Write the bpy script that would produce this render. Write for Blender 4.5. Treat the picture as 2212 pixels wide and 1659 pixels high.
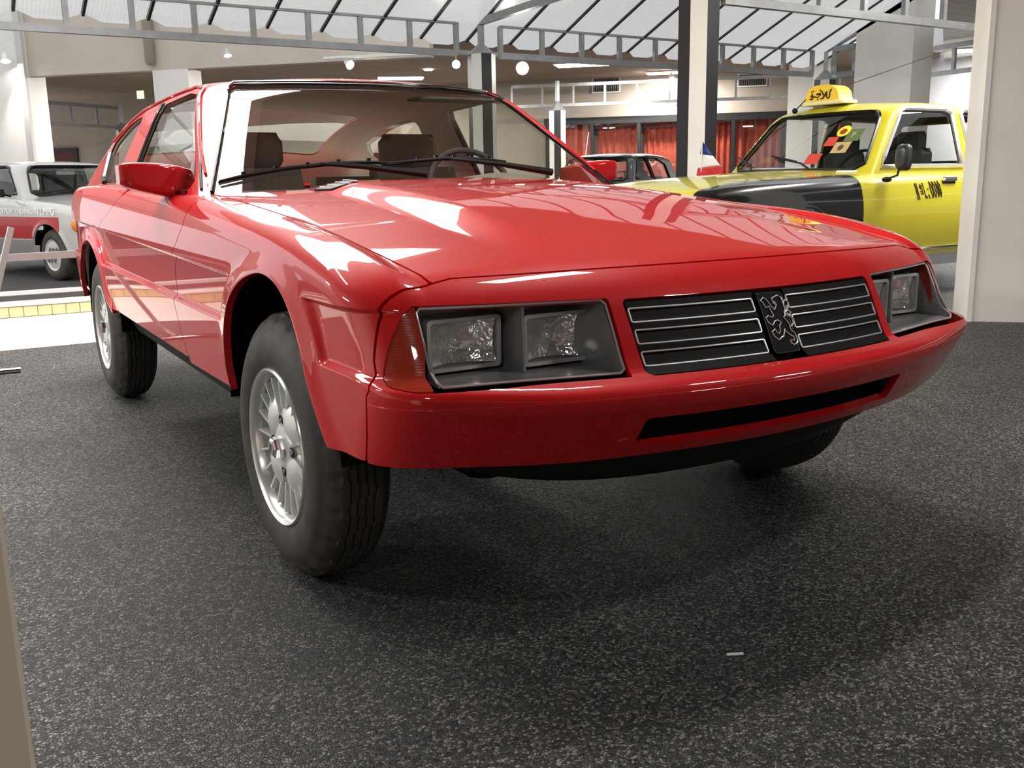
import bpy, bmesh, math, random
import numpy as np
from mathutils import Vector, Matrix
random.seed(7); rng = np.random.default_rng(11)
scene = bpy.context.scene
for o in list(bpy.data.objects): bpy.data.objects.remove(o)

# ------------------------------------------------------------------ camera
def set_camera():
    f, yaw, pitch, roll = 2077.66, 0.5467, 0.2066, -0.0175
    loc = Vector((-1.5601, -2.2530, 0.9573))
    fw = Vector((math.sin(yaw)*math.cos(pitch), math.cos(yaw)*math.cos(pitch), -math.sin(pitch)))
    r = Vector((math.cos(yaw), -math.sin(yaw), 0)); u = r.cross(fw)
    r2 = r*math.cos(roll)+u*math.sin(roll); u2 = -r*math.sin(roll)+u*math.cos(roll)
    m = Matrix.Identity(4)
    for i in range(3):
        m[i][0] = r2[i]; m[i][1] = u2[i]; m[i][2] = -fw[i]; m[i][3] = loc[i]
    cd = bpy.data.cameras.new('camera'); co = bpy.data.objects.new('camera', cd)
    scene.collection.objects.link(co); co.matrix_world = m
    cd.sensor_fit = 'HORIZONTAL'; cd.sensor_width = 36.0; cd.lens = f/2212*36.0
    cd.clip_start = 0.05; cd.clip_end = 200
    scene.camera = co
set_camera()

# ------------------------------------------------------------------ world, exposure
w = bpy.data.worlds.new('world'); scene.world = w; w.use_nodes = True
w.node_tree.nodes['Background'].inputs[0].default_value = (0.95, 0.97, 1.0, 1)
w.node_tree.nodes['Background'].inputs[1].default_value = 0.25
scene.view_settings.view_transform = 'Standard'; scene.view_settings.look = 'None'
scene.view_settings.exposure = 0.35; scene.view_settings.gamma = 1.0
scene.view_settings.use_curve_mapping = False
scene.display_settings.display_device = 'sRGB'

def area_light(name, loc, target, size, size_y, power, color=(1, 1, 1)):
    ld = bpy.data.lights.new(name, 'AREA'); ld.shape = 'RECTANGLE'; ld.size = size; ld.size_y = size_y
    ld.energy = power; ld.color = color
    o = bpy.data.objects.new(name, ld); scene.collection.objects.link(o); o.location = loc
    o.rotation_euler = (Vector(target)-Vector(loc)).to_track_quat('-Z', 'Y').to_euler()
    return o
SKY_E = 11.0      # daylight through the skylight glass
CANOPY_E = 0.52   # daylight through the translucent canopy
w.node_tree.nodes['Background'].inputs[1].default_value = 1.0


# ------------------------------------------------------------------ helpers
COL = scene.collection
def srgb(r, g, b):
    f = lambda c: (c/12.92 if c <= 0.04045 else ((c+0.055)/1.055)**2.4)
    return (f(r/255), f(g/255), f(b/255), 1)
MATS = {}
def mat(name, color=(0.8, 0.8, 0.8, 1), rough=0.5, metal=0.0, coat=0.0, spec=0.5, emit=None, estr=0.0, trans=0.0, ior=1.45, alpha=1.0, build=None):
    if name in MATS: return MATS[name]
    m = bpy.data.materials.new(name); m.use_nodes = True
    b = m.node_tree.nodes['Principled BSDF']
    b.inputs['Base Color'].default_value = color; b.inputs['Roughness'].default_value = rough
    b.inputs['Metallic'].default_value = metal; b.inputs['Coat Weight'].default_value = coat
    b.inputs['Coat Roughness'].default_value = 0.02; b.inputs['Specular IOR Level'].default_value = spec
    b.inputs['Transmission Weight'].default_value = trans; b.inputs['IOR'].default_value = ior
    b.inputs['Alpha'].default_value = alpha
    if emit is not None:
        b.inputs['Emission Color'].default_value = emit; b.inputs['Emission Strength'].default_value = estr
    if build: build(m.node_tree, b)
    MATS[name] = m; return m
def nd(nt, t, **kw):
    n = nt.nodes.new(t)
    for k, v in kw.items(): setattr(n, k, v)
    return n
def noise_tint(scale, amount, bump=0.0, bscale=None, detail=4.0):
    def f(nt, b):
        tc = nd(nt, 'ShaderNodeTexCoord'); n = nd(nt, 'ShaderNodeTexNoise'); n.inputs['Scale'].default_value = scale
        n.inputs['Detail'].default_value = detail
        nt.links.new(tc.outputs['Object'], n.inputs['Vector'])
        hs = nd(nt, 'ShaderNodeMixRGB'); hs.blend_type = 'MULTIPLY'; hs.inputs[0].default_value = 1.0
        hs.inputs[1].default_value = b.inputs['Base Color'].default_value
        mr = nd(nt, 'ShaderNodeMapRange'); mr.inputs[1].default_value = 0.3; mr.inputs[2].default_value = 0.7
        mr.inputs[3].default_value = 1-amount; mr.inputs[4].default_value = 1+amount
        nt.links.new(n.outputs['Fac'], mr.inputs[0]); nt.links.new(mr.outputs[0], hs.inputs[2])
        nt.links.new(hs.outputs[0], b.inputs['Base Color'])
        if bump:
            n2 = nd(nt, 'ShaderNodeTexNoise'); n2.inputs['Scale'].default_value = bscale or scale*4
            nt.links.new(tc.outputs['Object'], n2.inputs['Vector'])
            bp = nd(nt, 'ShaderNodeBump'); bp.inputs['Strength'].default_value = bump; bp.inputs['Distance'].default_value = 0.01
            nt.links.new(n2.outputs['Fac'], bp.inputs['Height']); nt.links.new(bp.outputs[0], b.inputs['Normal'])
    return f

def link(o, parent=None):
    COL.objects.link(o)
    if parent is not None: o.parent = parent
    return o
def tag(o, label=None, cat=None, group=None, kind=None):
    if label: o['label'] = label
    if cat: o['category'] = cat
    if group: o['group'] = group
    if kind: o['kind'] = kind
    return o
def empty(name, loc=(0, 0, 0), rz=0.0, label=None, cat=None, group=None):
    o = bpy.data.objects.new(name, None); o.empty_display_size = 0.2; o.location = loc; o.rotation_euler = (0, 0, rz)
    COL.objects.link(o); return tag(o, label, cat, group)
def mobj(name, V, Fc, m, parent=None, smooth=False, normals=None, sharp=None):
    me = bpy.data.meshes.new(name); me.from_pydata([tuple(map(float, v)) for v in V], [], [tuple(int(i) for i in f) for f in Fc])
    me.update()
    if m is not None: me.materials.append(m)
    if smooth:
        me.shade_smooth()
        if sharp is not None: me.set_sharp_from_angle(angle=math.radians(sharp))
    if normals is not None: me.normals_split_custom_set_from_vertices([tuple(map(float, n)) for n in normals])
    o = bpy.data.objects.new(name, me); return link(o, parent)

class MB:
    """collects boxes, tubes, prisms, lathes into one mesh"""
    def __init__(s): s.V = []; s.F = []
    def add(s, V, F):
        n = len(s.V); s.V += [tuple(v) for v in V]; s.F += [tuple(i+n for i in f) for f in F]; return s
    def box(s, c, d, rz=0.0, bev=0.0):
        hx, hy, hz = d[0]/2, d[1]/2, d[2]/2; ca, sa = math.cos(rz), math.sin(rz)
        if bev <= 0:
            pts = [(x, y, z) for z in (-hz, hz) for x, y in ((-hx, -hy), (hx, -hy), (hx, hy), (-hx, hy))]
            F = [(3, 2, 1, 0), (4, 5, 6, 7), (0, 1, 5, 4), (1, 2, 6, 5), (2, 3, 7, 6), (3, 0, 4, 7)]
        else:
            e = min(bev, hx*.9, hy*.9, hz*.9); pts = []
            def ring(z, i):
                a, b = hx-i, hy-i
                return [(-a+e, -b, z), (a-e, -b, z), (a, -b+e, z), (a, b-e, z), (a-e, b, z), (-a+e, b, z), (-a, b-e, z), (-a, -b+e, z)]
            for z, i in ((-hz, e*.7), (-hz+e, 0), (hz-e, 0), (hz, e*.7)): pts += ring(z, i)
            F = [tuple(range(7, -1, -1)), tuple(range(24, 32))]
            for k in range(3):
                for i in range(8): F.append((k*8+i, k*8+(i+1) % 8, k*8+8+(i+1) % 8, k*8+8+i))
        return s.add([(c[0]+x*ca-y*sa, c[1]+x*sa+y*ca, c[2]+z) for x, y, z in pts], F)
    def tube(s, pts, r, n=8, closed=False, caps=True):
        P = [Vector(p) for p in pts]; N = len(P); rr = r if hasattr(r, '__len__') else [r]*N
        V = []; up = None
        for i in range(N):
            a = P[i-1] if (i > 0 or closed) else P[i]; b = P[(i+1) % N] if (i < N-1 or closed) else P[i]
            t = (b-a).normalized()
            if up is None: up = Vector((0, 0, 1)) if abs(t.z) < .9 else Vector((1, 0, 0))
            sx = t.cross(up).normalized(); up = sx.cross(t).normalized()
            for k in range(n):
                an = 2*math.pi*k/n; V.append(tuple(P[i]+(sx*math.cos(an)+up*math.sin(an))*rr[i]))
        F = []
        for i in range(N if closed else N-1):
            j = (i+1) % N
            for k in range(n): F.append((i*n+k, i*n+(k+1) % n, j*n+(k+1) % n, j*n+k))
        if caps and not closed: F += [tuple(range(n-1, -1, -1)), tuple(range((N-1)*n, N*n))]
        return s.add(V, F)
    def bar(s, a, b, wd, hd, upv=(0, 0, 1)):
        a = Vector(a); b = Vector(b); t = (b-a).normalized(); up = Vector(upv)
        sx = t.cross(up).normalized(); up = sx.cross(t).normalized(); V = []
        for p in (a, b):
            for i, j in ((-1, -1), (1, -1), (1, 1), (-1, 1)): V.append(tuple(p+sx*i*wd/2+up*j*hd/2))
        return s.add(V, [(0, 3, 2, 1), (4, 5, 6, 7), (0, 1, 5, 4), (1, 2, 6, 5), (2, 3, 7, 6), (3, 0, 4, 7)])
    def prism(s, poly, fn0, fn1):
        n = len(poly); V = [fn0(p) for p in poly]+[fn1(p) for p in poly]
        F = [tuple(range(n-1, -1, -1)), tuple(range(n, 2*n))]+[(i, (i+1) % n, n+(i+1) % n, n+i) for i in range(n)]
        return s.add(V, F)
    def lathe(s, prof, n, fn, a0=0.0, a1=2*math.pi, capends=False):
        full = abs(a1-a0-2*math.pi) < 1e-6; m = len(prof); cnt = n if full else n+1; V = []
        for i in range(cnt):
            a = a0+(a1-a0)*i/n
            for (rr, h) in prof: V.append(fn(rr*math.cos(a), rr*math.sin(a), h))
        F = []
        for i in range(n):
            j = (i+1) % cnt
            for k in range(m-1): F.append((i*m+k, j*m+k, j*m+k+1, i*m+k+1))
        return s.add(V, F)
    def sph(s, c, r, n=12, m=8, sc=(1, 1, 1)):
        V = [(c[0], c[1], c[2]+r*sc[2])]; F = []
        for i in range(1, m):
            t = math.pi*i/m
            for k in range(n): a = 2*math.pi*k/n; V.append((c[0]+r*sc[0]*math.sin(t)*math.cos(a), c[1]+r*sc[1]*math.sin(t)*math.sin(a), c[2]+r*sc[2]*math.cos(t)))
        V.append((c[0], c[1], c[2]-r*sc[2])); L = len(V)-1
        for k in range(n):
            F.append((0, 1+k, 1+(k+1) % n)); F.append((L, L-n+(k+1) % n, L-n+k))
        for i in range(m-2):
            for k in range(n): F.append((1+i*n+k, 1+(i+1)*n+k, 1+(i+1)*n+(k+1) % n, 1+i*n+(k+1) % n))
        return s.add(V, F)
    def build(s, name, m, parent=None, smooth=False, sharp=35, mirror=False):
        V, F = s.V, s.F
        if mirror: V = [(-v[0], v[1], v[2]) for v in V]; F = [tuple(reversed(f)) for f in F]
        return mobj(name, V, F, m, parent, smooth, None, sharp if smooth else None)

def text_mesh(name, body, size, m, parent=None, extrude=0.001, mat4=None, align='CENTER', bold=0.0):
    cu = bpy.data.curves.new(name, 'FONT'); cu.body = body; cu.size = size; cu.extrude = extrude; cu.align_x = align; cu.align_y = 'CENTER'
    cu.offset = bold; cu.resolution_u = 4
    t = bpy.data.objects.new(name+'_tmp', cu); COL.objects.link(t)
    dg = bpy.context.evaluated_depsgraph_get(); me = bpy.data.meshes.new_from_object(t.evaluated_get(dg))
    bpy.data.objects.remove(t); me.materials.clear(); me.materials.append(m)
    if mat4 is not None: me.transform(mat4)
    me.name = name
    return link(bpy.data.objects.new(name, me), parent)
def frame4(o, ex, ey, ez=None):
    ex = Vector(ex).normalized(); ey = Vector(ey).normalized(); ez = ex.cross(ey).normalized() if ez is None else Vector(ez)
    m = Matrix.Identity(4)
    for i in range(3): m[i][0] = ex[i]; m[i][1] = ey[i]; m[i][2] = ez[i]; m[i][3] = o[i]
    return m

# ------------------------------------------------------------------ implicit-surface toolkit for car bodies
def S(t): t = np.clip(t, 0, 1); return t*t*(3-2*t)
def smin(a, b, k):
    h = np.maximum(k-np.abs(a-b), 0)/k; return np.minimum(a, b)-h*h*k*0.25
def smax(a, b, k): return -smin(-a, -b, k)
def pchip(xs, ys):
    xs = np.asarray(xs, float); ys = np.asarray(ys, float); h = np.diff(xs); d = np.diff(ys)/h
    m = np.zeros(len(xs)); m[0] = d[0]; m[-1] = d[-1]
    for i in range(1, len(xs)-1):
        if d[i-1]*d[i] > 0:
            w1 = 2*h[i]+h[i-1]; w2 = h[i]+2*h[i-1]; m[i] = (w1+w2)/(w1/d[i-1]+w2/d[i])
    def f(x):
        x = np.clip(np.asarray(x, float), xs[0], xs[-1]); i = np.clip(np.searchsorted(xs, x)-1, 0, len(h)-1)
        t = (x-xs[i])/h[i]; t2 = t*t; t3 = t2*t
        return (2*t3-3*t2+1)*ys[i]+(t3-2*t2+t)*h[i]*m[i]+(-2*t3+3*t2)*ys[i+1]+(t3-t2)*h[i]*m[i+1]
    return f
def sdpoly(pts, X, Y):
    """signed distance to a polygon, positive inside"""
    pts = np.asarray(pts, float); d = np.full(np.shape(X), 1e9); ins = np.zeros(np.shape(X), bool); n = len(pts)
    for i in range(n):
        a = pts[i]; b = pts[(i+1) % n]; e = b-a; wx = X-a[0]; wy = Y-a[1]
        t = np.clip((wx*e[0]+wy*e[1])/max(e@e, 1e-12), 0, 1); d = np.minimum(d, np.hypot(wx-t*e[0], wy-t*e[1]))
        c = ((a[1] > Y) != (b[1] > Y))
        with np.errstate(divide='ignore', invalid='ignore'):
            xi = (b[0]-a[0])*(Y-a[1])/(b[1]-a[1])+a[0]
        ins ^= c & (X < xi)
    return np.where(ins, d, -d)
def sdround(pts, X, Y, r):
    """polygon shrunk by r then grown: rounded corners"""
    pts = np.asarray(pts, float); n = len(pts); A = 0.5*sum(pts[i][0]*pts[(i+1) % n][1]-pts[(i+1) % n][0]*pts[i][1] for i in range(n))
    sgn = 1 if A > 0 else -1; L = []
    for i in range(n):
        a = pts[i]; b = pts[(i+1) % n]; e = (b-a)/np.linalg.norm(b-a); nrm = np.array([-e[1], e[0]])*sgn; L.append((a+nrm*r, e))
    q = []
    for i in range(n):
        (p, e), (p2, e2) = L[i-1], L[i]; M = np.array([e, -e2]).T
        t = np.linalg.solve(M, p2-p); q.append(p+e*t[0])
    return sdpoly(q, X, Y)+r
def raycast(F, O, D, tmax, off=0.0, tmin=0.0):
    lo = np.full(O.shape[:-1], float(tmin)); hi = np.full(O.shape[:-1], float(tmax))
    for _ in range(24):
        m = 0.5*(lo+hi); ins = F(O+D*m[..., None]) > off
        lo = np.where(ins, m, lo); hi = np.where(ins, hi, m)
    return O+D*(0.5*(lo+hi))[..., None]
def grad(F, P, e=5e-4):
    g = np.stack([F(P+np.eye(3)[i]*e)-F(P-np.eye(3)[i]*e) for i in range(3)], -1)
    return -g/np.maximum(np.linalg.norm(g, axis=-1, keepdims=True), 1e-9)
def clipgrid(P, K):
    """P (nu,nv,3) grid, K (nu,nv) keep field (>0). returns verts, faces"""
    nu, nv = K.shape; idx = -np.ones((nu, nv), int); V = []; F = []; cache = {}
    pos = K > 0
    def vid(i, j):
        if idx[i, j] < 0: idx[i, j] = len(V); V.append(P[i, j])
        return idx[i, j]
    def cut(a, b):
        key = (a, b) if a < b else (b, a)
        if key not in cache:
            ka, kb = K[key[0]], K[key[1]]; t = ka/(ka-kb); t = min(max(t, .002), .998)
            cache[key] = len(V); V.append(P[key[0]]*(1-t)+P[key[1]]*t)
        return cache[key]
    cnt = pos[:-1, :-1].astype(int)+pos[1:, :-1]+pos[1:, 1:]+pos[:-1, 1:]
    for i, j in zip(*np.nonzero(cnt)):
        c = [(i, j), (i+1, j), (i+1, j+1), (i, j+1)]
        if cnt[i, j] == 4: F.append(tuple(vid(*q) for q in c)); continue
        poly = []
        for k in range(4):
            a, b = c[k], c[(k+1) % 4]
            if pos[a]: poly.append(vid(*a))
            if pos[a] != pos[b]: poly.append(cut(a, b))
        if len(poly) >= 3: F.append(tuple(poly))
    return np.array(V), F
_PC = {}
def panel(name, F, O, D, tmax, keep, m, parent, off=0.0, lip=0.012, mirror=False, tmin=0.0, ngrad=True, flip=False):
    """ray-cast a patch of the implicit surface F, trim it with keep(P)>0, add an inward lip, link it"""
    key = (name, O.shape, off)
    if mirror and key in _PC:
        V, N, Fc = _PC[key]; return mobj(name, V*[-1, 1, 1], [tuple(reversed(f)) for f in Fc], m, parent, True, N*[-1, 1, 1] if ngrad else None)
    P = raycast(F, O, D, tmax, off, tmin); K = keep(P); V, Fc = clipgrid(P, K)
    if len(V) == 0: print('EMPTY PANEL', name); return None
    N = grad(F, V)
    # winding towards the outward normal
    f0 = np.array([f[:3] for f in Fc]); nn = np.cross(V[f0[:, 1]]-V[f0[:, 0]], V[f0[:, 2]]-V[f0[:, 0]])
    if (nn*N[f0[:, 0]]).sum() < 0: Fc = [tuple(reversed(f)) for f in Fc]
    V = list(V); N = list(N)
    if lip > 0:
        ed = {}
        for f in Fc:
            for a, b in zip(f, f[1:]+f[:1]):
                k = (b, a)
                if k in ed: del ed[k]
                else: ed[(a, b)] = 1
        top = {}; bot = {}
        for a, b in ed:
            for v in (a, b):
                if v not in top:
                    top[v] = len(V); V.append(V[v]); N.append(np.zeros(3))
                    bot[v] = len(V); V.append(V[v]-N[v]*lip); N.append(np.zeros(3))
            Fc.append((top[b], top[a], bot[a], bot[b]))
    V = np.array(V); N = np.array(N)
    if flip: Fc = [tuple(reversed(f)) for f in Fc]; N = -N
    _PC[key] = (V, N, Fc)
    if mirror: V = V*[-1, 1, 1]; N = N*[-1, 1, 1]; Fc = [tuple(reversed(f)) for f in Fc]
    return mobj(name, V, Fc, m, parent, True, N if ngrad else None)

# ================================================================== RED COUPE
RED = mat('red_paint', (0.60, 0.009, 0.012, 1), rough=0.45, coat=1.0, spec=0.12)
BLK = mat('black_plastic', (0.012, 0.012, 0.012, 1), rough=0.55, spec=0.3)
BLKG = mat('black_gloss', (0.008, 0.008, 0.008, 1), rough=0.22)
VOID = mat('black_underside', (0.006, 0.006, 0.006, 1), rough=0.9, spec=0.1)
CHR = mat('chrome', (0.85, 0.85, 0.86, 1), rough=0.07, metal=1.0)
SILV = mat('silver_trim', (0.72, 0.72, 0.72, 1), rough=0.3, metal=0.6)
GREYP = mat('grey_lamp_housing', (0.30, 0.30, 0.31, 1), rough=0.28, metal=0.35, coat=0.4)
LINER = mat('beige_headliner', (0.62, 0.57, 0.49, 1), rough=0.9, build=noise_tint(60, .08))
def glass_build(tint, refl):
    def f(nt, b):
        out = nt.nodes['Material Output']; tr = nd(nt, 'ShaderNodeBsdfTransparent'); tr.inputs[0].default_value = tint
        gl = nd(nt, 'ShaderNodeBsdfGlossy'); gl.inputs['Roughness'].default_value = 0.0; gl.inputs[0].default_value = (1, 1, 1, 1)
        fr = nd(nt, 'ShaderNodeFresnel'); gm = nd(nt, 'ShaderNodeNewGeometry'); mr = nd(nt, 'ShaderNodeMapRange')
        mr.inputs[3].default_value = refl; mr.inputs[4].default_value = 1/refl      # thin sheet: same reflectance from both sides
        nt.links.new(gm.outputs['Backfacing'], mr.inputs[0]); nt.links.new(mr.outputs[0], fr.inputs[0])
        mx = nd(nt, 'ShaderNodeMixShader'); nt.links.new(fr.outputs[0], mx.inputs[0]); nt.links.new(tr.outputs[0], mx.inputs[1])
        nt.links.new(gl.outputs[0], mx.inputs[2]); nt.links.new(mx.outputs[0], out.inputs[0]); nt.nodes.remove(b)
    return f
GLASS = mat('car_window_glass', build=glass_build((0.88, 0.90, 0.87, 1), 1.52))


# ================================================================== ROOM
def floor_build(nt, b):
    # pressed rubber-and-stone granulate: flat chips of about 7 mm, each tilted its own way, dark gaps between
    tc = nd(nt, 'ShaderNodeTexCoord'); L = nt.links.new
    wob = nd(nt, 'ShaderNodeTexNoise'); wob.inputs['Scale'].default_value = 90; L(tc.outputs['Object'], wob.inputs['Vector'])
    wm = nd(nt, 'ShaderNodeVectorMath', operation='SCALE'); wm.inputs['Scale'].default_value = .006; L(wob.outputs['Color'], wm.inputs[0])
    pv = nd(nt, 'ShaderNodeVectorMath', operation='ADD'); L(tc.outputs['Object'], pv.inputs[0]); L(wm.outputs[0], pv.inputs[1])
    v = nd(nt, 'ShaderNodeTexVoronoi'); v.inputs['Scale'].default_value = 165; v.feature = 'F1'
    e = nd(nt, 'ShaderNodeTexVoronoi'); e.inputs['Scale'].default_value = 165; e.feature = 'DISTANCE_TO_EDGE'
    n2 = nd(nt, 'ShaderNodeTexNoise'); n2.inputs['Scale'].default_value = 1.6; n2.inputs['Detail'].default_value = 6
    for q in (v, e): L(pv.outputs[0], q.inputs['Vector'])
    L(tc.outputs['Object'], n2.inputs['Vector'])
    sx = nd(nt, 'ShaderNodeSeparateColor'); L(v.outputs['Color'], sx.inputs[0])
    cr = nd(nt, 'ShaderNodeValToRGB'); E_ = cr.color_ramp.elements; E_[0].position = .0; E_[0].color = (.020, .019, .019, 1); E_[1].position = 1; E_[1].color = (.30, .288, .275, 1)
    m1 = cr.color_ramp.elements.new(.62); m1.color = (.082, .079, .076, 1); L(sx.outputs[0], cr.inputs[0])
    gp = nd(nt, 'ShaderNodeMapRange'); gp.inputs[1].default_value = .0; gp.inputs[2].default_value = .20; gp.inputs[3].default_value = .10; gp.inputs[4].default_value = 1.0; L(e.outputs['Distance'], gp.inputs[0])
    mx = nd(nt, 'ShaderNodeMixRGB', blend_type='MULTIPLY'); mx.inputs[0].default_value = 1; L(cr.outputs[0], mx.inputs[1]); L(gp.outputs[0], mx.inputs[2])
    mr = nd(nt, 'ShaderNodeMapRange'); mr.inputs[1].default_value = .3; mr.inputs[2].default_value = .7; mr.inputs[3].default_value = .75; mr.inputs[4].default_value = 1.25; L(n2.outputs['Fac'], mr.inputs[0])
    my = nd(nt, 'ShaderNodeMixRGB', blend_type='MULTIPLY'); my.inputs[0].default_value = 1; L(mx.outputs[0], my.inputs[1]); L(mr.outputs[0], my.inputs[2]); L(my.outputs[0], b.inputs['Base Color'])
    ge = nd(nt, 'ShaderNodeNewGeometry'); sb = nd(nt, 'ShaderNodeVectorMath', operation='SUBTRACT'); sb.inputs[1].default_value = (.5, .5, .5); L(v.outputs['Color'], sb.inputs[0])
    sc = nd(nt, 'ShaderNodeVectorMath', operation='MULTIPLY'); sc.inputs[1].default_value = (.40, .40, 0); L(sb.outputs[0], sc.inputs[0])
    ad = nd(nt, 'ShaderNodeVectorMath', operation='ADD'); L(ge.outputs['Normal'], ad.inputs[0]); L(sc.outputs[0], ad.inputs[1])
    nm = nd(nt, 'ShaderNodeVectorMath', operation='NORMALIZE'); L(ad.outputs[0], nm.inputs[0])
    bp = nd(nt, 'ShaderNodeBump'); bp.inputs['Strength'].default_value = .5; bp.inputs['Distance'].default_value = .003; L(gp.outputs[0], bp.inputs['Height']); L(nm.outputs[0], bp.inputs['Normal']); L(bp.outputs[0], b.inputs['Normal'])
    b.inputs['Roughness'].default_value = .5; b.inputs['Specular IOR Level'].default_value = .3
CARPET = mat('asphalt_carpet', (.05, .05, .05, 1), rough=.6, spec=.5, build=floor_build)
CARPET2 = mat('dark_carpet', (.045, .043, .045, 1), rough=.9, build=noise_tint(30, .3, .3, 150))
def tile_build(sc):
    def f(nt, b):
        tc = nd(nt, 'ShaderNodeTexCoord'); br = nd(nt, 'ShaderNodeTexBrick'); br.offset = 0; br.inputs['Scale'].default_value = sc
        br.inputs['Color1'].default_value = (.80, .78, .70, 1); br.inputs['Color2'].default_value = (.76, .74, .66, 1); br.inputs['Mortar'].default_value = (.62, .60, .54, 1)
        br.inputs['Mortar Size'].default_value = .03; br.inputs['Brick Width'].default_value = .5; br.inputs['Row Height'].default_value = .5
        nt.links.new(tc.outputs['Object'], br.inputs['Vector']); nt.links.new(br.outputs[0], b.inputs['Base Color'])
    return f
TILEW = mat('cream_floor_tiles', (.8, .78, .7, 1), rough=.35, build=tile_build(10))
TILEY = mat('yellow_tile', (.60, .52, .29, 1), rough=.3, build=noise_tint(5, .15))
WHITEP = mat('white_paint', (.84, .81, .765, 1), rough=.6, build=noise_tint(2.0, .04))
BEIGE = mat('beige_plaster', (.60, .53, .45, 1), rough=.85, build=noise_tint(1.5, .05, .05, 60))
BROWN = mat('brown_ceiling', (.36, .27, .20, 1), rough=.8, build=noise_tint(1.0, .08))
TAUPE = mat('taupe_wall', (.40, .345, .29, 1), rough=.85, build=noise_tint(1.5, .06))
STEEL = mat('grey_steel', (.30, .305, .31, 1), rough=.38, metal=.55, build=noise_tint(6, .12))
GALV = mat('galvanised_rail', (.50, .50, .49, 1), rough=.35, metal=.7, build=noise_tint(8, .15))
DARKM = mat('dark_frame', (.02, .02, .02, 1), rough=.4)
BLACKP = mat('black_paint', (.018, .018, .019, 1), rough=.35)
CEILW = mat('taupe_ceiling', (.24, .21, .185, 1), rough=.9)
def struct(o): o['kind'] = 'structure'; return o
R2 = math.sqrt(.5)
def sp(s, d, z=0): return ((s-d)/2, (s+d)/2, z)      # s = x+y, d = y-x

struct(MB().box((2, -2.325, -.05), (34, 13.35, .1)).build('floor', CARPET))
struct(MB().box((-4.5, 5.2, -.05), (13, 1.70, .1)).build('floor_tiles', TILEW))
struct(MB().box((11, 5.2, -.05), (18, 1.70, .1)).build('floor_passage', CARPET2))
struct(MB().box((2, 16.03, -.05), (46, 19.96, .1)).build('floor_rear', CARPET2))
# low kerb with a row of yellow tiles
kb = struct(MB().box((-4.5, 6.2, .05), (13, .28, .10)).build('trim_1', mat('kerb_mortar', (.45, .42, .36, 1), rough=.8)))
tv = MB().box((0, 0, 0), (.096, .012, .078), bev=.003)
tme = None
for k in range(46):
    o = bpy.data.objects.new('tile', tme) if tme else tv.build('tile', TILEY)
    if tme is None: tme = o.data
    else: COL.objects.link(o)
    o.location = (-3.4+k*.101, 6.056, .042); o.parent = kb
MB().box((-4.5, 6.09, .098), (13, .10, .022), bev=.004).build('white_nosing', WHITEP, kb)
tb = struct(MB().box((-4.5, 7.85, .02), (13, .07, .04), bev=.005).build('trim_2', mat('white_threshold', (.82, .80, .76, 1), rough=.4)))
# ---- walls enclosing the hall
struct(MB().box((-11, 5, 2.2), (.2, 36, 4.6)).build('wall_left', WHITEP))
struct(MB().box((4, -9, 2.2), (32, .2, 4.6)).build('wall_back', BEIGE))
struct(MB().box((20, 2, 2.2), (.2, 24, 4.6)).build('wall_right', WHITEP))
# flat ceiling over the near part, with a skylight opening (rotated 45 degrees like the building)
CZ = 3.52
sk = [sp(.8, 2.6), sp(6.9, 2.6), sp(6.9, 5.6), sp(.8, 5.6)]
outer = [(-11, -9), (10, -9), (9.2, 0), (5.0, 4.6), (2.9, 7.3), (-11, 7.3)]
bm = bmesh.new()
vo = [bm.verts.new((x, y, CZ)) for x, y in outer]; vi = [bm.verts.new((p[0], p[1], CZ)) for p in sk]
# sk order: s,d corners -> (-.9,1.7) (2.15,4.75) (.65,6.25) (-2.4,3.2)
eds = [bm.edges.new((vo[i], vo[(i+1) % 4])) for i in range(0)]+[bm.edges.new((vo[i], vo[(i+1) % len(vo)])) for i in range(len(vo))]+[bm.edges.new((vi[i], vi[(i+1) % 4])) for i in range(4)]
bmesh.ops.triangle_fill(bm, use_beauty=True, edges=eds)
me = bpy.data.meshes.new('ceiling'); bm.to_mesh(me); bm.free(); me.materials.append(CEILW)
ceil = struct(link(bpy.data.objects.new('ceiling', me)))
struct(MB().box((16.8, .5, 4.95), (7, 19, .1)).build('ceiling_right', CEILW))
# skylight: frame, glazing bars, panes of diffusing glass lit by the daylight above
win = MB()
for a, b in zip(sk, sk[1:]+sk[:1]): win.bar((a[0], a[1], CZ+.03), (b[0], b[1], CZ+.03), .08, .10)
win = struct(win.build('window_1', WHITEP))
PANE = mat('skylight_glass', (.8, .8, .8, 1), rough=.5, emit=(1.0, .985, .955, 1), estr=SKY_E)
ns, ndv = 4, 2
for i in range(ns):
    for j in range(ndv):
        s0, s1 = .8+6.1*i/ns+.03, .8+6.1*(i+1)/ns-.03; d0, d1 = 2.6+3.0*j/ndv+.03, 2.6+3.0*(j+1)/ndv-.03
        q = [sp(s0, d0), sp(s1, d0), sp(s1, d1), sp(s0, d1)]
        MB().prism(q, lambda p: (p[0], p[1], CZ+.03), lambda p: (p[0], p[1], CZ+.045)).build('pane', PANE, win)
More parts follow.
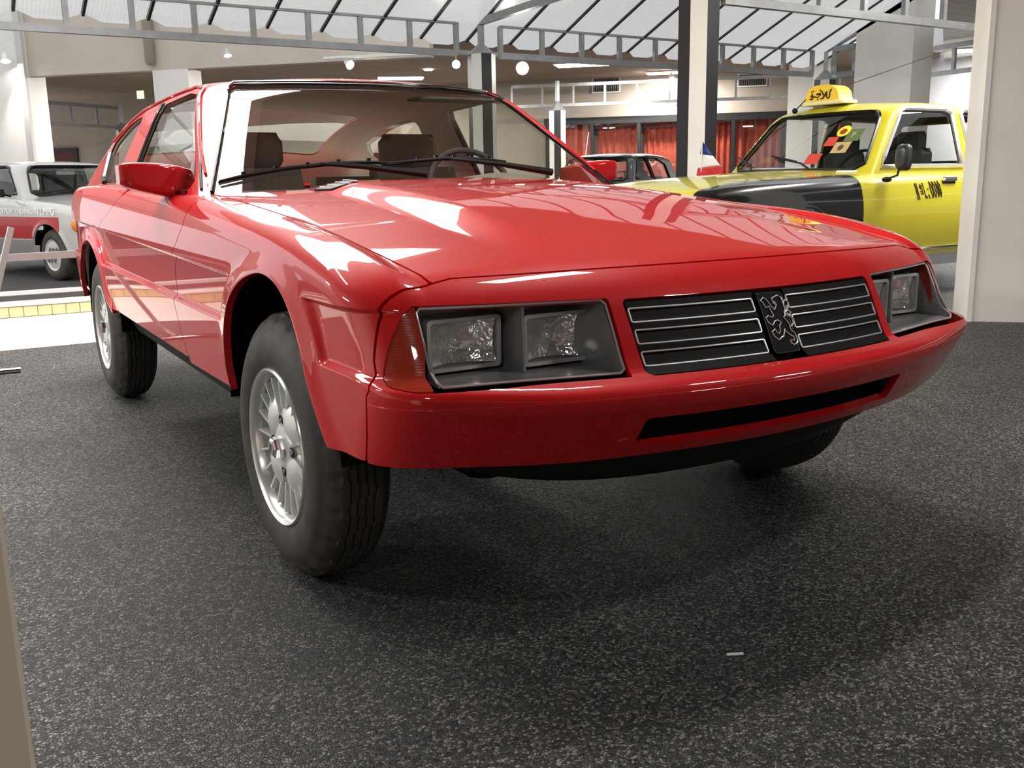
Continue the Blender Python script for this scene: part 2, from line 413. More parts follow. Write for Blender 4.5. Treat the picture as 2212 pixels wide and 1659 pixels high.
# ---- piers
def pier(name, poly, z0, z1, m, label=None):
    o = MB().prism(poly, lambda p: (p[0], p[1], z0), lambda p: (p[0], p[1], z1)).build(name, m); return struct(o)
e1 = np.array([R2, R2]); e2 = np.array([R2, -R2]); c0 = np.array([4.33, 1.58])
pr = pier('wall_pier_right', [c0, c0+e2*3.0, c0+e2*3.0+e1*.5, c0+e1*.5][::-1], 0, CZ, WHITEP)
MB().prism([c0-e2*.012-e1*.012, c0+e2*.02-e1*.012, c0+e2*.02+e1*.16, c0-e2*.012+e1*.16][::-1], lambda p: (p[0], p[1], 0), lambda p: (p[0], p[1], CZ)).build('corner_bead', WHITEP, pr)
# near white board at the left edge
nb = MB().box((-1.815, -1.30, .36), (.58, .03, .72), bev=.004).build('display_board', mat('cream_board', (.82, .73, .59, 1), rough=.5))
tag(nb, 'cream display board cropped by the left edge of the frame', 'board')
# ---- 45-degree fascia wall with piers, lower ceiling behind, far wall
def slab(name, s0, s1, d0, d1, z0, z1, m):
    return struct(MB().prism([sp(s0, d0), sp(s0, d1), sp(s1, d1), sp(s1, d0)], lambda p: (p[0], p[1], z0), lambda p: (p[0], p[1], z1)).build(name, m))
slab('wall_fascia', 18.3, 18.6, 6.5, 34, 2.98, 5.2, BEIGE)
slab('wall_pier_1', 18.2, 18.9, 17.25, 19.2, 0, 5.2, WHITEP)
slab('wall_pier_2', 18.3, 18.9, 12.72, 13.70, 0, 2.98, WHITEP)
p1 = slab('trim_3', 18.10, 18.2, 17.22, 17.40, 0, 5.2, mat('pale_trim', (.62, .60, .56, 1), rough=.5))
struct(MB().prism([(6.05, 12.55), sp(18.6, 40), sp(31, 40), (20, 11.0), (7.2, 11.0)], lambda p: (p[0], p[1], 3.36), lambda p: (p[0], p[1], 3.46)).build('ceiling_rear', BROWN))
slab('wall_far', 30.0, 30.3, 6.12, 40, 0, 3.4, TAUPE)
slab('wall_far_head', 30.0, 30.3, -14, 6.12, 2.46, 3.4, TAUPE)
# right-hand piers and white room behind the taxi
pier('wall_pier_3', [(12.35, 8.12), (12.85, 8.12), (12.85, 9.24), (12.35, 9.24)], 0, 5.2, WHITEP)
pier('wall_pier_4', [(14.4, 11.95), (14.9, 11.95), (14.9, 12.62), (14.4, 12.62)], 0, 4.2, WHITEP)
struct(MB().box((17.2, 9.3, 2.0), (.2, 7, 4.0)).build('wall_white_room', mat('cool_white_wall', (.74, .75, .78, 1), rough=.7)))
struct(MB().prism([(10, 1.5), (17.1, 1.5), (17.1, 10.9), (10, 6.0)], lambda p: (p[0], p[1], 3.30), lambda p: (p[0], p[1], 3.36)).build('ceiling_white_room', mat('ceiling_tiles', (.60, .59, .58, 1), rough=.9, build=tile_build(1.6))))
# curtains and dark glazed doors in the far wall
CURT = mat('red_curtain', (.62, .12, .07, 1), rough=.85, build=noise_tint(9, .2))
fr = MB(); P0 = 30.0
def fd(x): return P0-2*x                      # d for a point of given x on the far wall
for x in (11.95, 12.73, 13.53, 14.31, 15.09, 15.9, 16.7): a = sp(P0-.05, fd(x)); fr.box((a[0], a[1], 1.23), (.085, .10, 2.46), rz=-math.pi/4)
a, b = sp(P0-.05, fd(11.9)), sp(P0-.05, fd(18)); fr.bar((a[0], a[1], 2.38), (b[0], b[1], 2.38), .12, .16); fr.bar((a[0], a[1], .06), (b[0], b[1], .06), .12, .12)
fr = struct(fr.build('window_2', DARKM))
GLZ = mat('dark_door_glass', build=glass_build((.90, .90, .90, 1), 1.7))
for xa, xb in zip((11.99, 12.77, 13.57, 14.35, 15.13, 15.94), (12.69, 13.49, 14.27, 15.05, 15.86, 16.66)):
    a, b = sp(P0-.05, fd(xa)), sp(P0-.05, fd(xb)); MB().bar((a[0], a[1], 1.2), (b[0], b[1], 1.2), .01, 2.2).build('pane', GLZ, fr)
def curtain(xa, xb, s, n, label, m):
    V = []; F = []; N = n*8
    for i in range(N+1):
        x = xa+(xb-xa)*i/N; ss = s+.05*math.sin(i/8*2*math.pi)+.02*math.sin(i*.9); p = sp(ss, P0-2*x+ (s-P0)*0)
        V += [(p[0], p[1], .05), (p[0], p[1], 2.40)]
        if i: F.append((2*i-2, 2*i, 2*i+1, 2*i-1))
    o = mobj('curtain', V, F, m, None, True); tag(o, label, 'curtain', 'red curtains behind the dark glass doors')
curtain(12.05, 12.68, 30.35, 6, 'red curtain right of the grey octagonal post, behind dark glass', CURT)
curtain(12.80, 13.48, 30.45, 6, 'red curtain behind the second dark glass door from the left', CURT)
curtain(13.60, 14.25, 30.45, 6, 'red curtain behind dark glass left of the near black and white column', CURT)
curtain(14.35, 15.05, 30.35, 7, 'red curtain hidden partly by the near black and white column', CURT)
curtain(15.15, 15.85, 30.4, 6, 'red curtain just left of the taxi windscreen', CURT)
curtain(15.92, 16.8, 30.4, 7, 'red curtain seen over the taxi hood by the white pier', CURT)
struct(MB().prism([sp(30.9, -14), sp(30.9, 40), sp(31.1, 40), sp(31.1, -14)], lambda p: (p[0], p[1], 0), lambda p: (p[0], p[1], 3.4)).build('wall_outer', mat('pinkish_wall', (.50, .36, .34, 1), rough=.8)))
# ---- octagonal columns, alternate faces black and white
def column(name, x, y, wd, ztop, label, apex=3.10, rot=0.0, pyr=True):
    root = empty(name, (x, y, 0), rot, label, 'column', 'octagonal black and white columns')
    R = wd/2/math.cos(math.pi/8)
    ang = [math.pi/8+k*math.pi/4 for k in range(8)]; pts = [(R*math.cos(a), R*math.sin(a)) for a in ang]
    MB().prism([(p[0]*.97, p[1]*.97) for p in pts], lambda p: (p[0], p[1], 0), lambda p: (p[0], p[1], ztop)).build('core', BLACKP, root)
    for k in range(8):
        a, b = pts[k], pts[(k+1) % 8]
        MB().add([(a[0], a[1], 0), (b[0], b[1], 0), (b[0], b[1], ztop), (a[0], a[1], ztop)], [(0, 1, 2, 3)]).build('face_panel', WHITEP if k % 2 else BLACKP, root)
    if pyr:
        MB().add([(p[0]*1.02, p[1]*1.02, ztop) for p in pts]+[(0, 0, apex-.12)], [(k, (k+1) % 8, 8) for k in range(8)]).build('pyramid_cap', STEEL, root)
        MB().box((0, 0, apex+.02), (.07, .07, .50)).build('cap_post', STEEL, root)
    return root
column('octagonal_column', 5.43, 9.9, .36, 2.70, 'black and white octagonal column rising behind the coupe roof', 3.0, rot=math.radians(37.6))
column('octagonal_column', 5.40, 5.45, .40, CZ, 'near black and white octagonal column behind the small flag', pyr=False, rot=math.radians(47.9))
column('octagonal_column', 12.39, 9.9, .36, 2.62, 'black and white column behind the taxi roof sign', 2.95, rot=math.radians(41.1))
column('octagonal_column', 11.11, 16.39, .37, 2.52, 'far octagonal post with dark pyramid cap left of the red curtains', 2.9, rot=math.radians(10.7))
column('octagonal_column', 3.15, 24.0, .30, 2.4, 'far column with pyramid cap seen above the coupe rear window', 2.75, rot=.4)
# ---- ladder trusses
def truss(name, a, b, zb, zt, nv, label, m=STEEL, chord=.075, top=True, vz=None):
    root = empty(name, (a[0], a[1], 0), 0, label, 'truss', 'ladder trusses'); A = np.array(a); B = np.array(b); L = B-A
    P = lambda t, z: (L[0]*t, L[1]*t, z)
    MB().bar(P(0, zb), P(1, zb), chord, chord*1.1).build('bottom_chord', m, root)
    if top: MB().bar(P(0, zt), P(1, zt), chord, chord*1.2).build('top_chord', m, root)
    me_ = None
    for k in range(nv+1):
        o = None
        if me_ is None: o = MB().box((0, 0, (zb+zt)/2), (chord*.8, chord*.8, zt-zb)).build('upright', m, root); me_ = o.data; o.rotation_euler.z = math.atan2(L[1], L[0])
        else: o = link(bpy.data.objects.new('upright', me_), root); o.rotation_euler.z = math.atan2(L[1], L[0])
        o.location = (L[0]*k/nv, L[1]*k/nv, 0)
    return root
truss('ladder_truss', (-1.96, 9.9), (5.04, 9.9), 2.70, 3.12, 10, 'grey ladder truss crossing the top left, ending at the column')
truss('ladder_truss', (5.74, 9.9), (12.04, 9.9), 2.70, 3.12, 9, 'grey ladder truss between the two octagonal columns above the curtains')
truss('ladder_truss', (5.58, 5.3), (9.78, 5.3), 2.70, 3.15, 6, 'near grey ladder truss across the top right corner')
truss('ladder_truss', (12.39, 9.72), (12.39, 9.28), 2.68, 3.12, 1, 'short grey ladder truss running from the taxi column to the white pier')
truss('ladder_truss', (14.6, 9.6), (14.2, 4.0), 2.75, 3.2, 8, 'dark ladder truss in front of the white room at far right')
truss('ladder_truss', (10.79, 17.81), (16.5, 12.1), 2.70, 3.15, 11, 'galvanised ladder rail across the far wall above the red curtains', GALV, .06)
truss('ladder_truss', (-.6, 22.4), (3.3, 24.9), 2.52, 3.0, 6, 'dark far ladder truss below the brown ceiling at left', STEEL, .07)
# rafters rising from the columns
for x0, lab in ((5.42, 'grey rafter rising from the middle column to the top edge'), (12.39, 'grey rafter rising from the taxi column along the canopy edge')):
    o = MB().bar((x0, 9.9, 3.13), (x0, 5.6, 3.19 if x0 < 6 else 4.6), .08, .09).build('roof_rafter', STEEL); tag(o, lab, 'beam')
# ---- canopy of ribbed translucent panels, rising towards the viewer
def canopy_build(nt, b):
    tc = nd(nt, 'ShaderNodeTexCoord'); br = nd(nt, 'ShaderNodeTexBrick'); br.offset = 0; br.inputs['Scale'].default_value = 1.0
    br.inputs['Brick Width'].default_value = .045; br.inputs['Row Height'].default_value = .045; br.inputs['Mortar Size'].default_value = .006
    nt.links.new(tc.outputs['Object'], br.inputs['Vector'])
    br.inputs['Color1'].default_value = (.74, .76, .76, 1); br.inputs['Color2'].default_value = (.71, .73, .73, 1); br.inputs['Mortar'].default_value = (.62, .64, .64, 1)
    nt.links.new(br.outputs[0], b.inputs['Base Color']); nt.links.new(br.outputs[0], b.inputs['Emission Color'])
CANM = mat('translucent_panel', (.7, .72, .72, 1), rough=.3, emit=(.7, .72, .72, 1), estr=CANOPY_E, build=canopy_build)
can = struct(MB().bar((-2.0, 10.5, 2.80), (12.4, 10.5, 2.80), .05, .06).build('roof_canopy', STEEL))
pitch = .40; L0, zc0, yc0 = 5.2, 2.88, 10.42; th = math.atan(pitch); bay = .72; pm = None; rm = None
for k in range(-10, 10):
    x0 = 5.42+k*bay
    if pm is None:
        w2 = bay-.03; ch = .19
        q = [(.03+ch, 0), (w2-ch, 0), (w2, ch*.75), (w2, L0), (.03, L0), (.03, ch*.75)]
        o = MB().prism(q, lambda p: (p[0], -p[1], 0), lambda p: (p[0], -p[1], .012)).build('canopy_panel', CANM, can); pm = o.data
    else: o = link(bpy.data.objects.new('canopy_panel', pm), can)
    o.location = (x0, yc0, zc0); o.rotation_euler = (-th, 0, 0)
for k in range(-10, 11):
    x0 = 5.42+k*bay
    if rm is None: o = MB().box((0, -L0/2-.08, -.005), (.032, L0-.16, .05)).build('canopy_rib', DARKM, can); rm = o.data
    else: o = link(bpy.data.objects.new('canopy_rib', rm), can)
    o.location = (x0, yc0+.03, zc0); o.rotation_euler = (-th, 0, 0)
# ---- lamps
LAMP = mat('lamp_glow', (1, 1, 1, 1), emit=(1, .96, .88, 1), estr=60)
TUBE = mat('fluorescent_diffuser', (1, 1, 1, 1), emit=(1, .98, .94, 1), estr=9)
WHT = mat('white_lamp_body', (.8, .8, .78, 1), rough=.4)
def spot(loc, aim, label, scale=1.0, power=0.0, glow=LAMP, stem=.10, color=(1, .94, .84), ang=70):
    root = empty('spot_lamp', loc, 0, label, 'lamp', 'small ceiling spot lamps')
    dv = (Vector(aim)-Vector(loc)).normalized(); q = dv.to_track_quat('Z', 'Y')
    prof = [(0, -.05), (.018, -.05), (.026, -.03), (.045, .045), (.050, .055)]
    m = MB().lathe([(r_*scale, h*scale) for r_, h in prof], 16, lambda a, b, h: tuple(q @ Vector((a, b, h)))); m.build('lamp_shade', WHT, root, True)
    MB().lathe([(0, .050*scale), (.046*scale, .048*scale)], 16, lambda a, b, h: tuple(q @ Vector((a, b, h)))).build('lamp_face', glow, root)
    MB().tube([(0, 0, 0), (0, 0, stem)], .008, 6).build('stem', WHT, root)
    if power:
        ld = bpy.data.lights.new('spot_light', 'SPOT'); ld.energy = power; ld.spot_size = math.radians(ang); ld.spot_blend = .5; ld.shadow_soft_size = .06; ld.color = color
        o = bpy.data.objects.new('spot_light', ld); link(o, root); o.location = dv*.10; o.rotation_euler = dv.to_track_quat('-Z', 'Y').to_euler()
    return root
spot((1.9, 9.9, 2.555), (1.9, 9.4, 1.0), 'small white spot lamp hanging from the left truss', .9)
spot((5.03, 9.9, 2.555), (-.5, 0, 1.0), 'dazzling spot lamp left of the middle column', 1.1, 25, ang=60)
spot((6.10, 9.9, 2.55), (-.8, -1.5, 1.0), 'brightest spot lamp just right of the middle column', 1.8, 50, ang=60)
spot((8.87, 9.9, 2.555), (8.6, 9.2, 1.0), 'small white spot lamp hanging left of the near column', .9)
spot((13.5, 15.1, 2.565), (13.3, 14.6, 1.0), 'tiny spot lamp on the far galvanised rail', .9)
spot((14.51, 8.38, 2.61), (13.5, 8.0, 1.0), 'spot lamp below the truss beside the white pier', 1.1)
spot((.17, 17.75, 3.30), (.1, 16.5, 0), 'glaring lamp on top of the left white pier', 1.6, 160, stem=.14, ang=100)
trk = MB().bar((4.53, 13.54, 3.02), (6.03, 12.12, 3.02), .05, .04).build('lamp_track', WHT); tag(trk, 'white lamp track under the beige wall edge', 'track')
spot((4.84, 13.30, 2.93), (5.3, 11.5, 1.9), 'white cylindrical spot lamp on the wall track', 1.5, stem=.09)
def ceiling_light(name, c, ang, L, W_, label, z=3.33, m=TUBE, power=0.0, color=(1, .97, .92)):
    root = empty(name, (c[0], c[1], z), ang, label, 'lamp', 'recessed fluorescent ceiling lights')
    MB().box((0, 0, .012), (L+.06, W_+.06, .03)).build('frame', WHT, root); MB().box((0, 0, -.008), (L, W_, .02), bev=.006).build('diffuser', m, root)
    if power:
        ld = bpy.data.lights.new('tube_light', 'AREA'); ld.shape = 'RECTANGLE'; ld.size = L*.95; ld.size_y = W_*.95; ld.energy = power; ld.color = color
        o = bpy.data.objects.new('tube_light', ld); link(o, root); o.location = (0, 0, -.03)
ceiling_light('ceiling_light', (10.75, 14.75), math.radians(-45), 1.3, .5, 'long bright ceiling light above the far vent', power=160)
ceiling_light('ceiling_light', (8.3, 18.6), math.radians(-25), 1.0, .5, 'bright ceiling light just above the coupe roof', power=120)
TUBE2 = mat('fluorescent_near', (1, 1, 1, 1), emit=(1, .98, .94, 1), estr=14)
for c, ang, L, W_, lab, pw in (((-1.85, 1.75), 45, 1.5, .10, 'slim ceiling tube beside the skylight', 25), ((.72, .28), 20, .9, .25, 'ceiling light above the coupe hood', 40), ((8.2, 1.8), 45, .6, .6, 'square ceiling light at the right of the hall', 70), ((9.2, 4.0), 45, .5, .5, 'square ceiling light above the taxi', 45),
                               ((1.7, -2.4), 0, .5, .3, 'ceiling light in front of the coupe', 28), ((-3.6, -4.2), 45, .5, .5, 'ceiling light behind the viewer', 24), ((4.5, -4.5), 0, 1.2, .3, 'added fill light at the near right', 45), ((-6.5, 2.5), 90, 1.2, .3, 'added fill light at the left of the hall', 260), ((-5.5, 6.6), 90, 1.2, .3, 'added fill light before the white car', 260), ((6.0, 2.0), 45, 1.2, .3, 'added fill light right of the coupe', 90)):  # near-right, left, white-car and right-of-coupe lights are added fill, out of view
    ceiling_light('ceiling_light', c, math.radians(ang), L, W_, lab, CZ-.03, TUBE2, pw)
for c, lab in (((6, 16), 'added rear fill light over the left aisle'), ((13.5, 15.2), 'added rear fill light over the right aisle'), ((3.0, 19), 'added rear fill light far left'), ((16.2, 9.3), 'added fill light in the white room')):  # extra lights added to brighten the rear of the hall and white room
    ceiling_light('ceiling_light', c, math.radians(-45), 1.2, .4, lab, 3.33 if c[0] < 16 else 3.27, TUBE, 300 if c[0] < 7 else 170)
dl = MB().lathe([(0, 0), (.09, 0), (.10, .02)], 16, lambda a, b, h: (a, b, h)).build('downlight', TUBE); dl.location = (8.2, 17.0, 3.33); tag(dl, 'small round downlight above the right end of the coupe roof', 'lamp')
ex = MB().box((0, 0, 0), (.16, .03, .17)).build('exit_sign', mat('exit_green', (.35, .5, .2, 1), emit=(.55, .75, .25, 1), estr=1.6)); ex.location = (3.05, 20.95, 3.0); ex.rotation_euler.z = -math.pi/4; tag(ex, 'small green lit exit sign under the brown ceiling', 'sign')
MB().box((.0, -.017, .03), (.10, .004, .06)).build('exit_light_patch', mat('exit_white', (.9, .95, .7, 1), emit=(.9, 1, .6, 1), estr=3), ex)
# vents in the far wall
for x, hz, lab in ((12.97, .36, 'louvred vent in the far wall behind the galvanised rail'), (15.37, .30, 'louvred vent in the far wall right of the near column')):
    p = sp(29.97, P0-2*x); root = empty('wall_vent', (p[0], p[1], 3.20 if hz > .33 else 3.18), -math.pi/4, lab, 'vent', 'far wall vents')
    MB().box((0, 0, 0), (.68, .04, hz)).build('vent_frame', WHT, root); MB().box((0, -.016, 0), (.61, .03, hz-.06)).build('vent_back', DARKM, root)
    for k in range(12): MB().box((-.275+k*.05, -.03, 0), (.012, .02, hz-.07)).build('vent_slat', mat('vent_slat_grey', (.25, .24, .23, 1), rough=.5), root)
# downpipe on the fascia
dp = MB().tube([sp(18.18, 13.66, 5.0), sp(18.18, 13.66, 3.12), sp(18.18, 13.66, 3.06)], [.085, .085, .05], 14).build('downpipe', mat('taupe_pipe', (.33, .28, .22, 1), rough=.5), None, True); tag(dp, 'taupe round downpipe ending on the beige fascia wall', 'pipe')
# door and trims on the far left wall
a = sp(29.95, 25.6); dr = struct(MB().box((a[0], a[1], 1.05), (1.0, .06, 2.1), rz=-math.pi/4).build('door_1', DARKM)); 
a = sp(29.93, 25.6); MB().box((a[0], a[1], 1.05), (.8, .04, 1.9), rz=-math.pi/4).build('door_panel', mat('dark_red_panel', (.10, .02, .02, 1), rough=.6), dr)
a = sp(29.9, 28.0); struct(MB().tube([(a[0], a[1], 0), (a[0], a[1], 3.3)], .06, 10).build('trim_4', TAUPE))
fx = MB().box((0, 0, 0), (.14, .08, .30), bev=.01).build('fire_box', mat('fire_red', (.45, .02, .02, 1), rough=.4)); a = sp(29.85, 27.3); fx.location = (a[0], a[1], 1.45); fx.rotation_euler.z = -math.pi/4; tag(fx, 'small red fire call box on the far left wall', 'box')
pc = MB().box((0, 0, .004), (.035, .007, .004), bev=.001).build('paper_scrap', WHT); pc.location = (-.2357, -.9371, 0); pc.rotation_euler.z = -.45; tag(pc, 'tiny white paper scrap on the dark floor before the coupe', 'scrap')
# ---- barrier rail and leaning sign post at the left
rail = empty('barrier_rail', (-1.2, 4.5, 0), 0, 'pale metal barrier rail in front of the white car', 'barrier')
MB().bar((-1.2, 0, .535), (1.4, .15, .56), .035, .045).build('rail_bar', mat('pale_aluminium', (.55, .55, .53, 1), rough=.35, metal=.6), rail)
for x in (-1.0, 1.3): MB().box((x, .07, .27), (.04, .04, .54)).build('post', GALV, rail)
ps = empty('sign_stand', (-1.18, 3.5, 0), 0, 'leaning aluminium sign support with a tube foot at the left edge', 'stand')
MB().bar((-.16, .35, .02), (.075, .35, .76), .055, .03).build('leaning_arm', mat('pale_aluminium2', (.58, .58, .56, 1), rough=.35, metal=.5), ps)
MB().tube([(-.5, .0, .015), (.01, -.02, .015)], .014, 10).build('tube_foot', CHR, ps, True)
MB().tube([(-.16, 0, .015), (-.16, .35, .03)], .012, 8).build('foot_brace', CHR, ps, True)

ARCHF = [(.28, .20), (.285, .43), (.308, .53), (.288, .612), (.228, .680), (.12, .731), (-.005, .760), (-.085, .765), (-.168, .750), (-.238, .712), (-.297, .642), (-.343, .528), (-.383, .455), (-.52, .20)]
ARCHR = [(2.00, .20), (2.04, .43), (2.17, .478), (2.215, .535), (2.26, .605), (2.33, .668), (2.43, .715), (2.55, .735), (2.68, .715), (2.78, .66), (2.86, .58), (2.90, .47), (2.93, .20)]
def smooth_poly(pts, it=2):
    P = [np.array(p) for p in pts]
    for _ in range(it):
        Q = []
        for i in range(len(P)): a, b = P[i], P[(i+1) % len(P)]; Q += [a*.75+b*.25, a*.25+b*.75]
        P = Q
    return np.array(P)
AF = smooth_poly(ARCHF); AR = smooth_poly(ARCHR)
_gy = np.arange(-1.1, 3.7, .004); _gz = np.arange(.2, 1.2, .004)
_AFT = sdpoly(AF, *np.meshgrid(_gy, _gz, indexing='ij')); _ART = sdpoly(AR, *np.meshgrid(_gy, _gz, indexing='ij')); _ADT = np.maximum(_AFT, _ART)
def _lut(T, y, z):
    u = np.clip((y-_gy[0])/.004, 0, len(_gy)-1.001); v = np.clip((z-_gz[0])/.004, 0, len(_gz)-1.001)
    i = u.astype(int); j = v.astype(int); a = u-i; b = v-j
    return (T[i, j]*(1-a)+T[i+1, j]*a)*(1-b)+(T[i, j+1]*(1-a)+T[i+1, j+1]*a)*b
def archd(y, z): return _lut(_ADT, y+0*z, z+0*y)      # >0 inside a wheel opening
def z_crease(y): return .735+.028*np.maximum(y, 0)+.015*np.minimum(y, 0)
def z_ridge(y): return .604+.017*y-.012*S((-y-.5)/.25)
halfw = pchip([-1.0, -.8, -.65, -.45, -.2, .3, 1.0, 2.2, 2.7, 3.1, 3.5], [.835, .858, .871, .882, .889, .893, .895, .895, .895, .882, .85])
def side_x(y, z):
    zc, zr = z_crease(y), z_ridge(y); d = -archd(y, z)
    x = halfw(y)+0*z
    up = np.maximum(z-zc, 0); lo = np.maximum(zr-z, 0)
    rec = .017*S((z-zr+.004)/.016)*S((zc-z)/.012)*S((d-.05)/.03)
    x = x-rec-1.35*up*up-.03*lo-.25*lo*lo
    rim = np.exp(-(np.maximum(d, 0)/.032)**2)
    return x+.015*rim
EC = pchip([-.75, -.60, -.50, -.33, -.07, .35, .8, 1.5, 2.5, 3.2, 3.5], [.735, .765, .786, .820, .857, .902, .938, .955, .982, .975, .955])
CC = pchip([-.90, -.70, -.5, -.3, 0, .4, .75, 1.5, 2.5, 3.5], [.715, .782, .832, .872, .922, .960, .978, .985, .99, .96])
def top_z(x, y):
    X = np.abs(x); e = EC(y); c = CC(y)
    u = np.minimum(X/.745, 1.25)**2; k = S((y+.60)/.40)          # raised centre panel with a sloping shoulder, fading towards the nose
    f = u*(1-.5*k)+.5*k*S((X-.37)/.14)
    return c-(c-e)*f+.014*S((X-.735)/.05)*S((.25-y)/.5)
GY = pchip([.30, .36, .40, .44, .50, .535, .550, .562, .572, .580, .586, .60, .65, .725, .75, .775, .80], [-.735, -.775, -.805, -.833, -.868, -.886, -.889, -.884, -.870, -.848, -.834, -.823, -.798, -.758, -.742, -.722, -.70])
def front_y(x, z):
    X = np.abs(x); zz = z-.018*S((X-.5)/.35)
    return GY(zz)+.27*X*X
def Fbody(P):
    x, y, z = P[..., 0], P[..., 1], P[..., 2]; X = np.abs(x)
    a = (side_x(y, z)-X); t = (top_z(x, y)-z)*.95; fr = (y-front_y(x, z))*.85; re = 3.46-.30*X*X-.10*(z-.6)-y
    return smin(smin(smin(a, fr, .09), re, .11), t, .055)
ROOFC = pchip([.9, 1.1, 1.3, 1.6, 1.9, 2.3, 2.7, 3.0, 3.25, 3.45, 3.6], [1.29, 1.328, 1.352, 1.372, 1.376, 1.364, 1.328, 1.272, 1.185, 1.06, .90])
def ws_y(x, z): return .575+1.64*(z-.94)+.40*x*x
def Fglass(P):
    x, y, z = P[..., 0], P[..., 1], P[..., 2]; X = np.abs(x)
    s = (.812-.45*(z-.95)-.12*np.maximum(z-.95, 0)**2-.05*S((y-2.2)/1.3)-X)*.9
    r_ = (ROOFC(y)-.10*X*X-z)*.95; wv = (y-ws_y(x, z))/1.92
    return smin(smin(wv, s, .045), r_, .055)
DOORWIN = [(.875, .950), (1.00, 1.040), (1.385, 1.285), (1.50, 1.298), (1.885, 1.285), (1.915, 1.25), (1.895, .955)]
QWIN = [(2.265, .98), (2.285, 1.08), (2.255, 1.265), (2.40, 1.262), (2.60, 1.24), (2.97, 1.165), (2.72, 1.0), (2.64, .985)]
def k_door_win(P): return sdround(DOORWIN, P[..., 1], P[..., 2], .02)
def k_q_win(P): return sdround(QWIN, P[..., 1], P[..., 2], .03)
def k_ws(P):
    x, y, z = P[..., 0], P[..., 1], P[..., 2]; X = np.abs(x)
    xe = .768+(z-.945)*(-.222/.372)
    f = smin((xe-X)*.86, (1.322-.012*x*x-z)*1.3, .06)
    return np.minimum(f, (ws_y(x, z)+.07-y))
def k_rw(P):
    x, y = P[..., 0], P[..., 1]; return smin(.50-np.abs(x), .34-np.abs(y-2.96), .06)+np.where(P[..., 2] > 1.0, 0, -1)
def hood_x(y): return np.interp(y, [-.62, -.3, .8], [.715, .742, .768])
def g_fascia(P):
    x, y, z = P[..., 0], P[..., 1], P[..., 2]; X = np.abs(x)
    yb = np.where(X < .674, -.682+.24*X*X, -.573)
    low = np.interp(z, [.40, .43, .484, .543, .567, .578, .588, .60, .63, .70, .80], [-.540, -.550, -.574, -.590, -.594, -.604, -.603, -.590, -.578, -.573, -.573])
    yb = yb*(1-S((X-.80)/.03))+low*S((X-.80)/.03)
    return yb-y
def y_doorf(z): return np.interp(z, [.40, .43, .51, .60, .64, .68, .72, .764, .80, .845, .93, 1.0], [.775, .79, .837, .875, .893, .902, .892, .845, .780, .730, .70, .695])
def y_doorr(z): return np.interp(z, [.40, .50, .592, .639, .703, .76, .798, .83, .864, .93, 1.0], [2.06, 2.09, 2.113, 2.142, 2.205, 2.222, 2.212, 2.12, 1.98, 1.79, 1.70])
def z_sill(y): return .428+.016*np.clip(y, 0, 3)
G = .0028

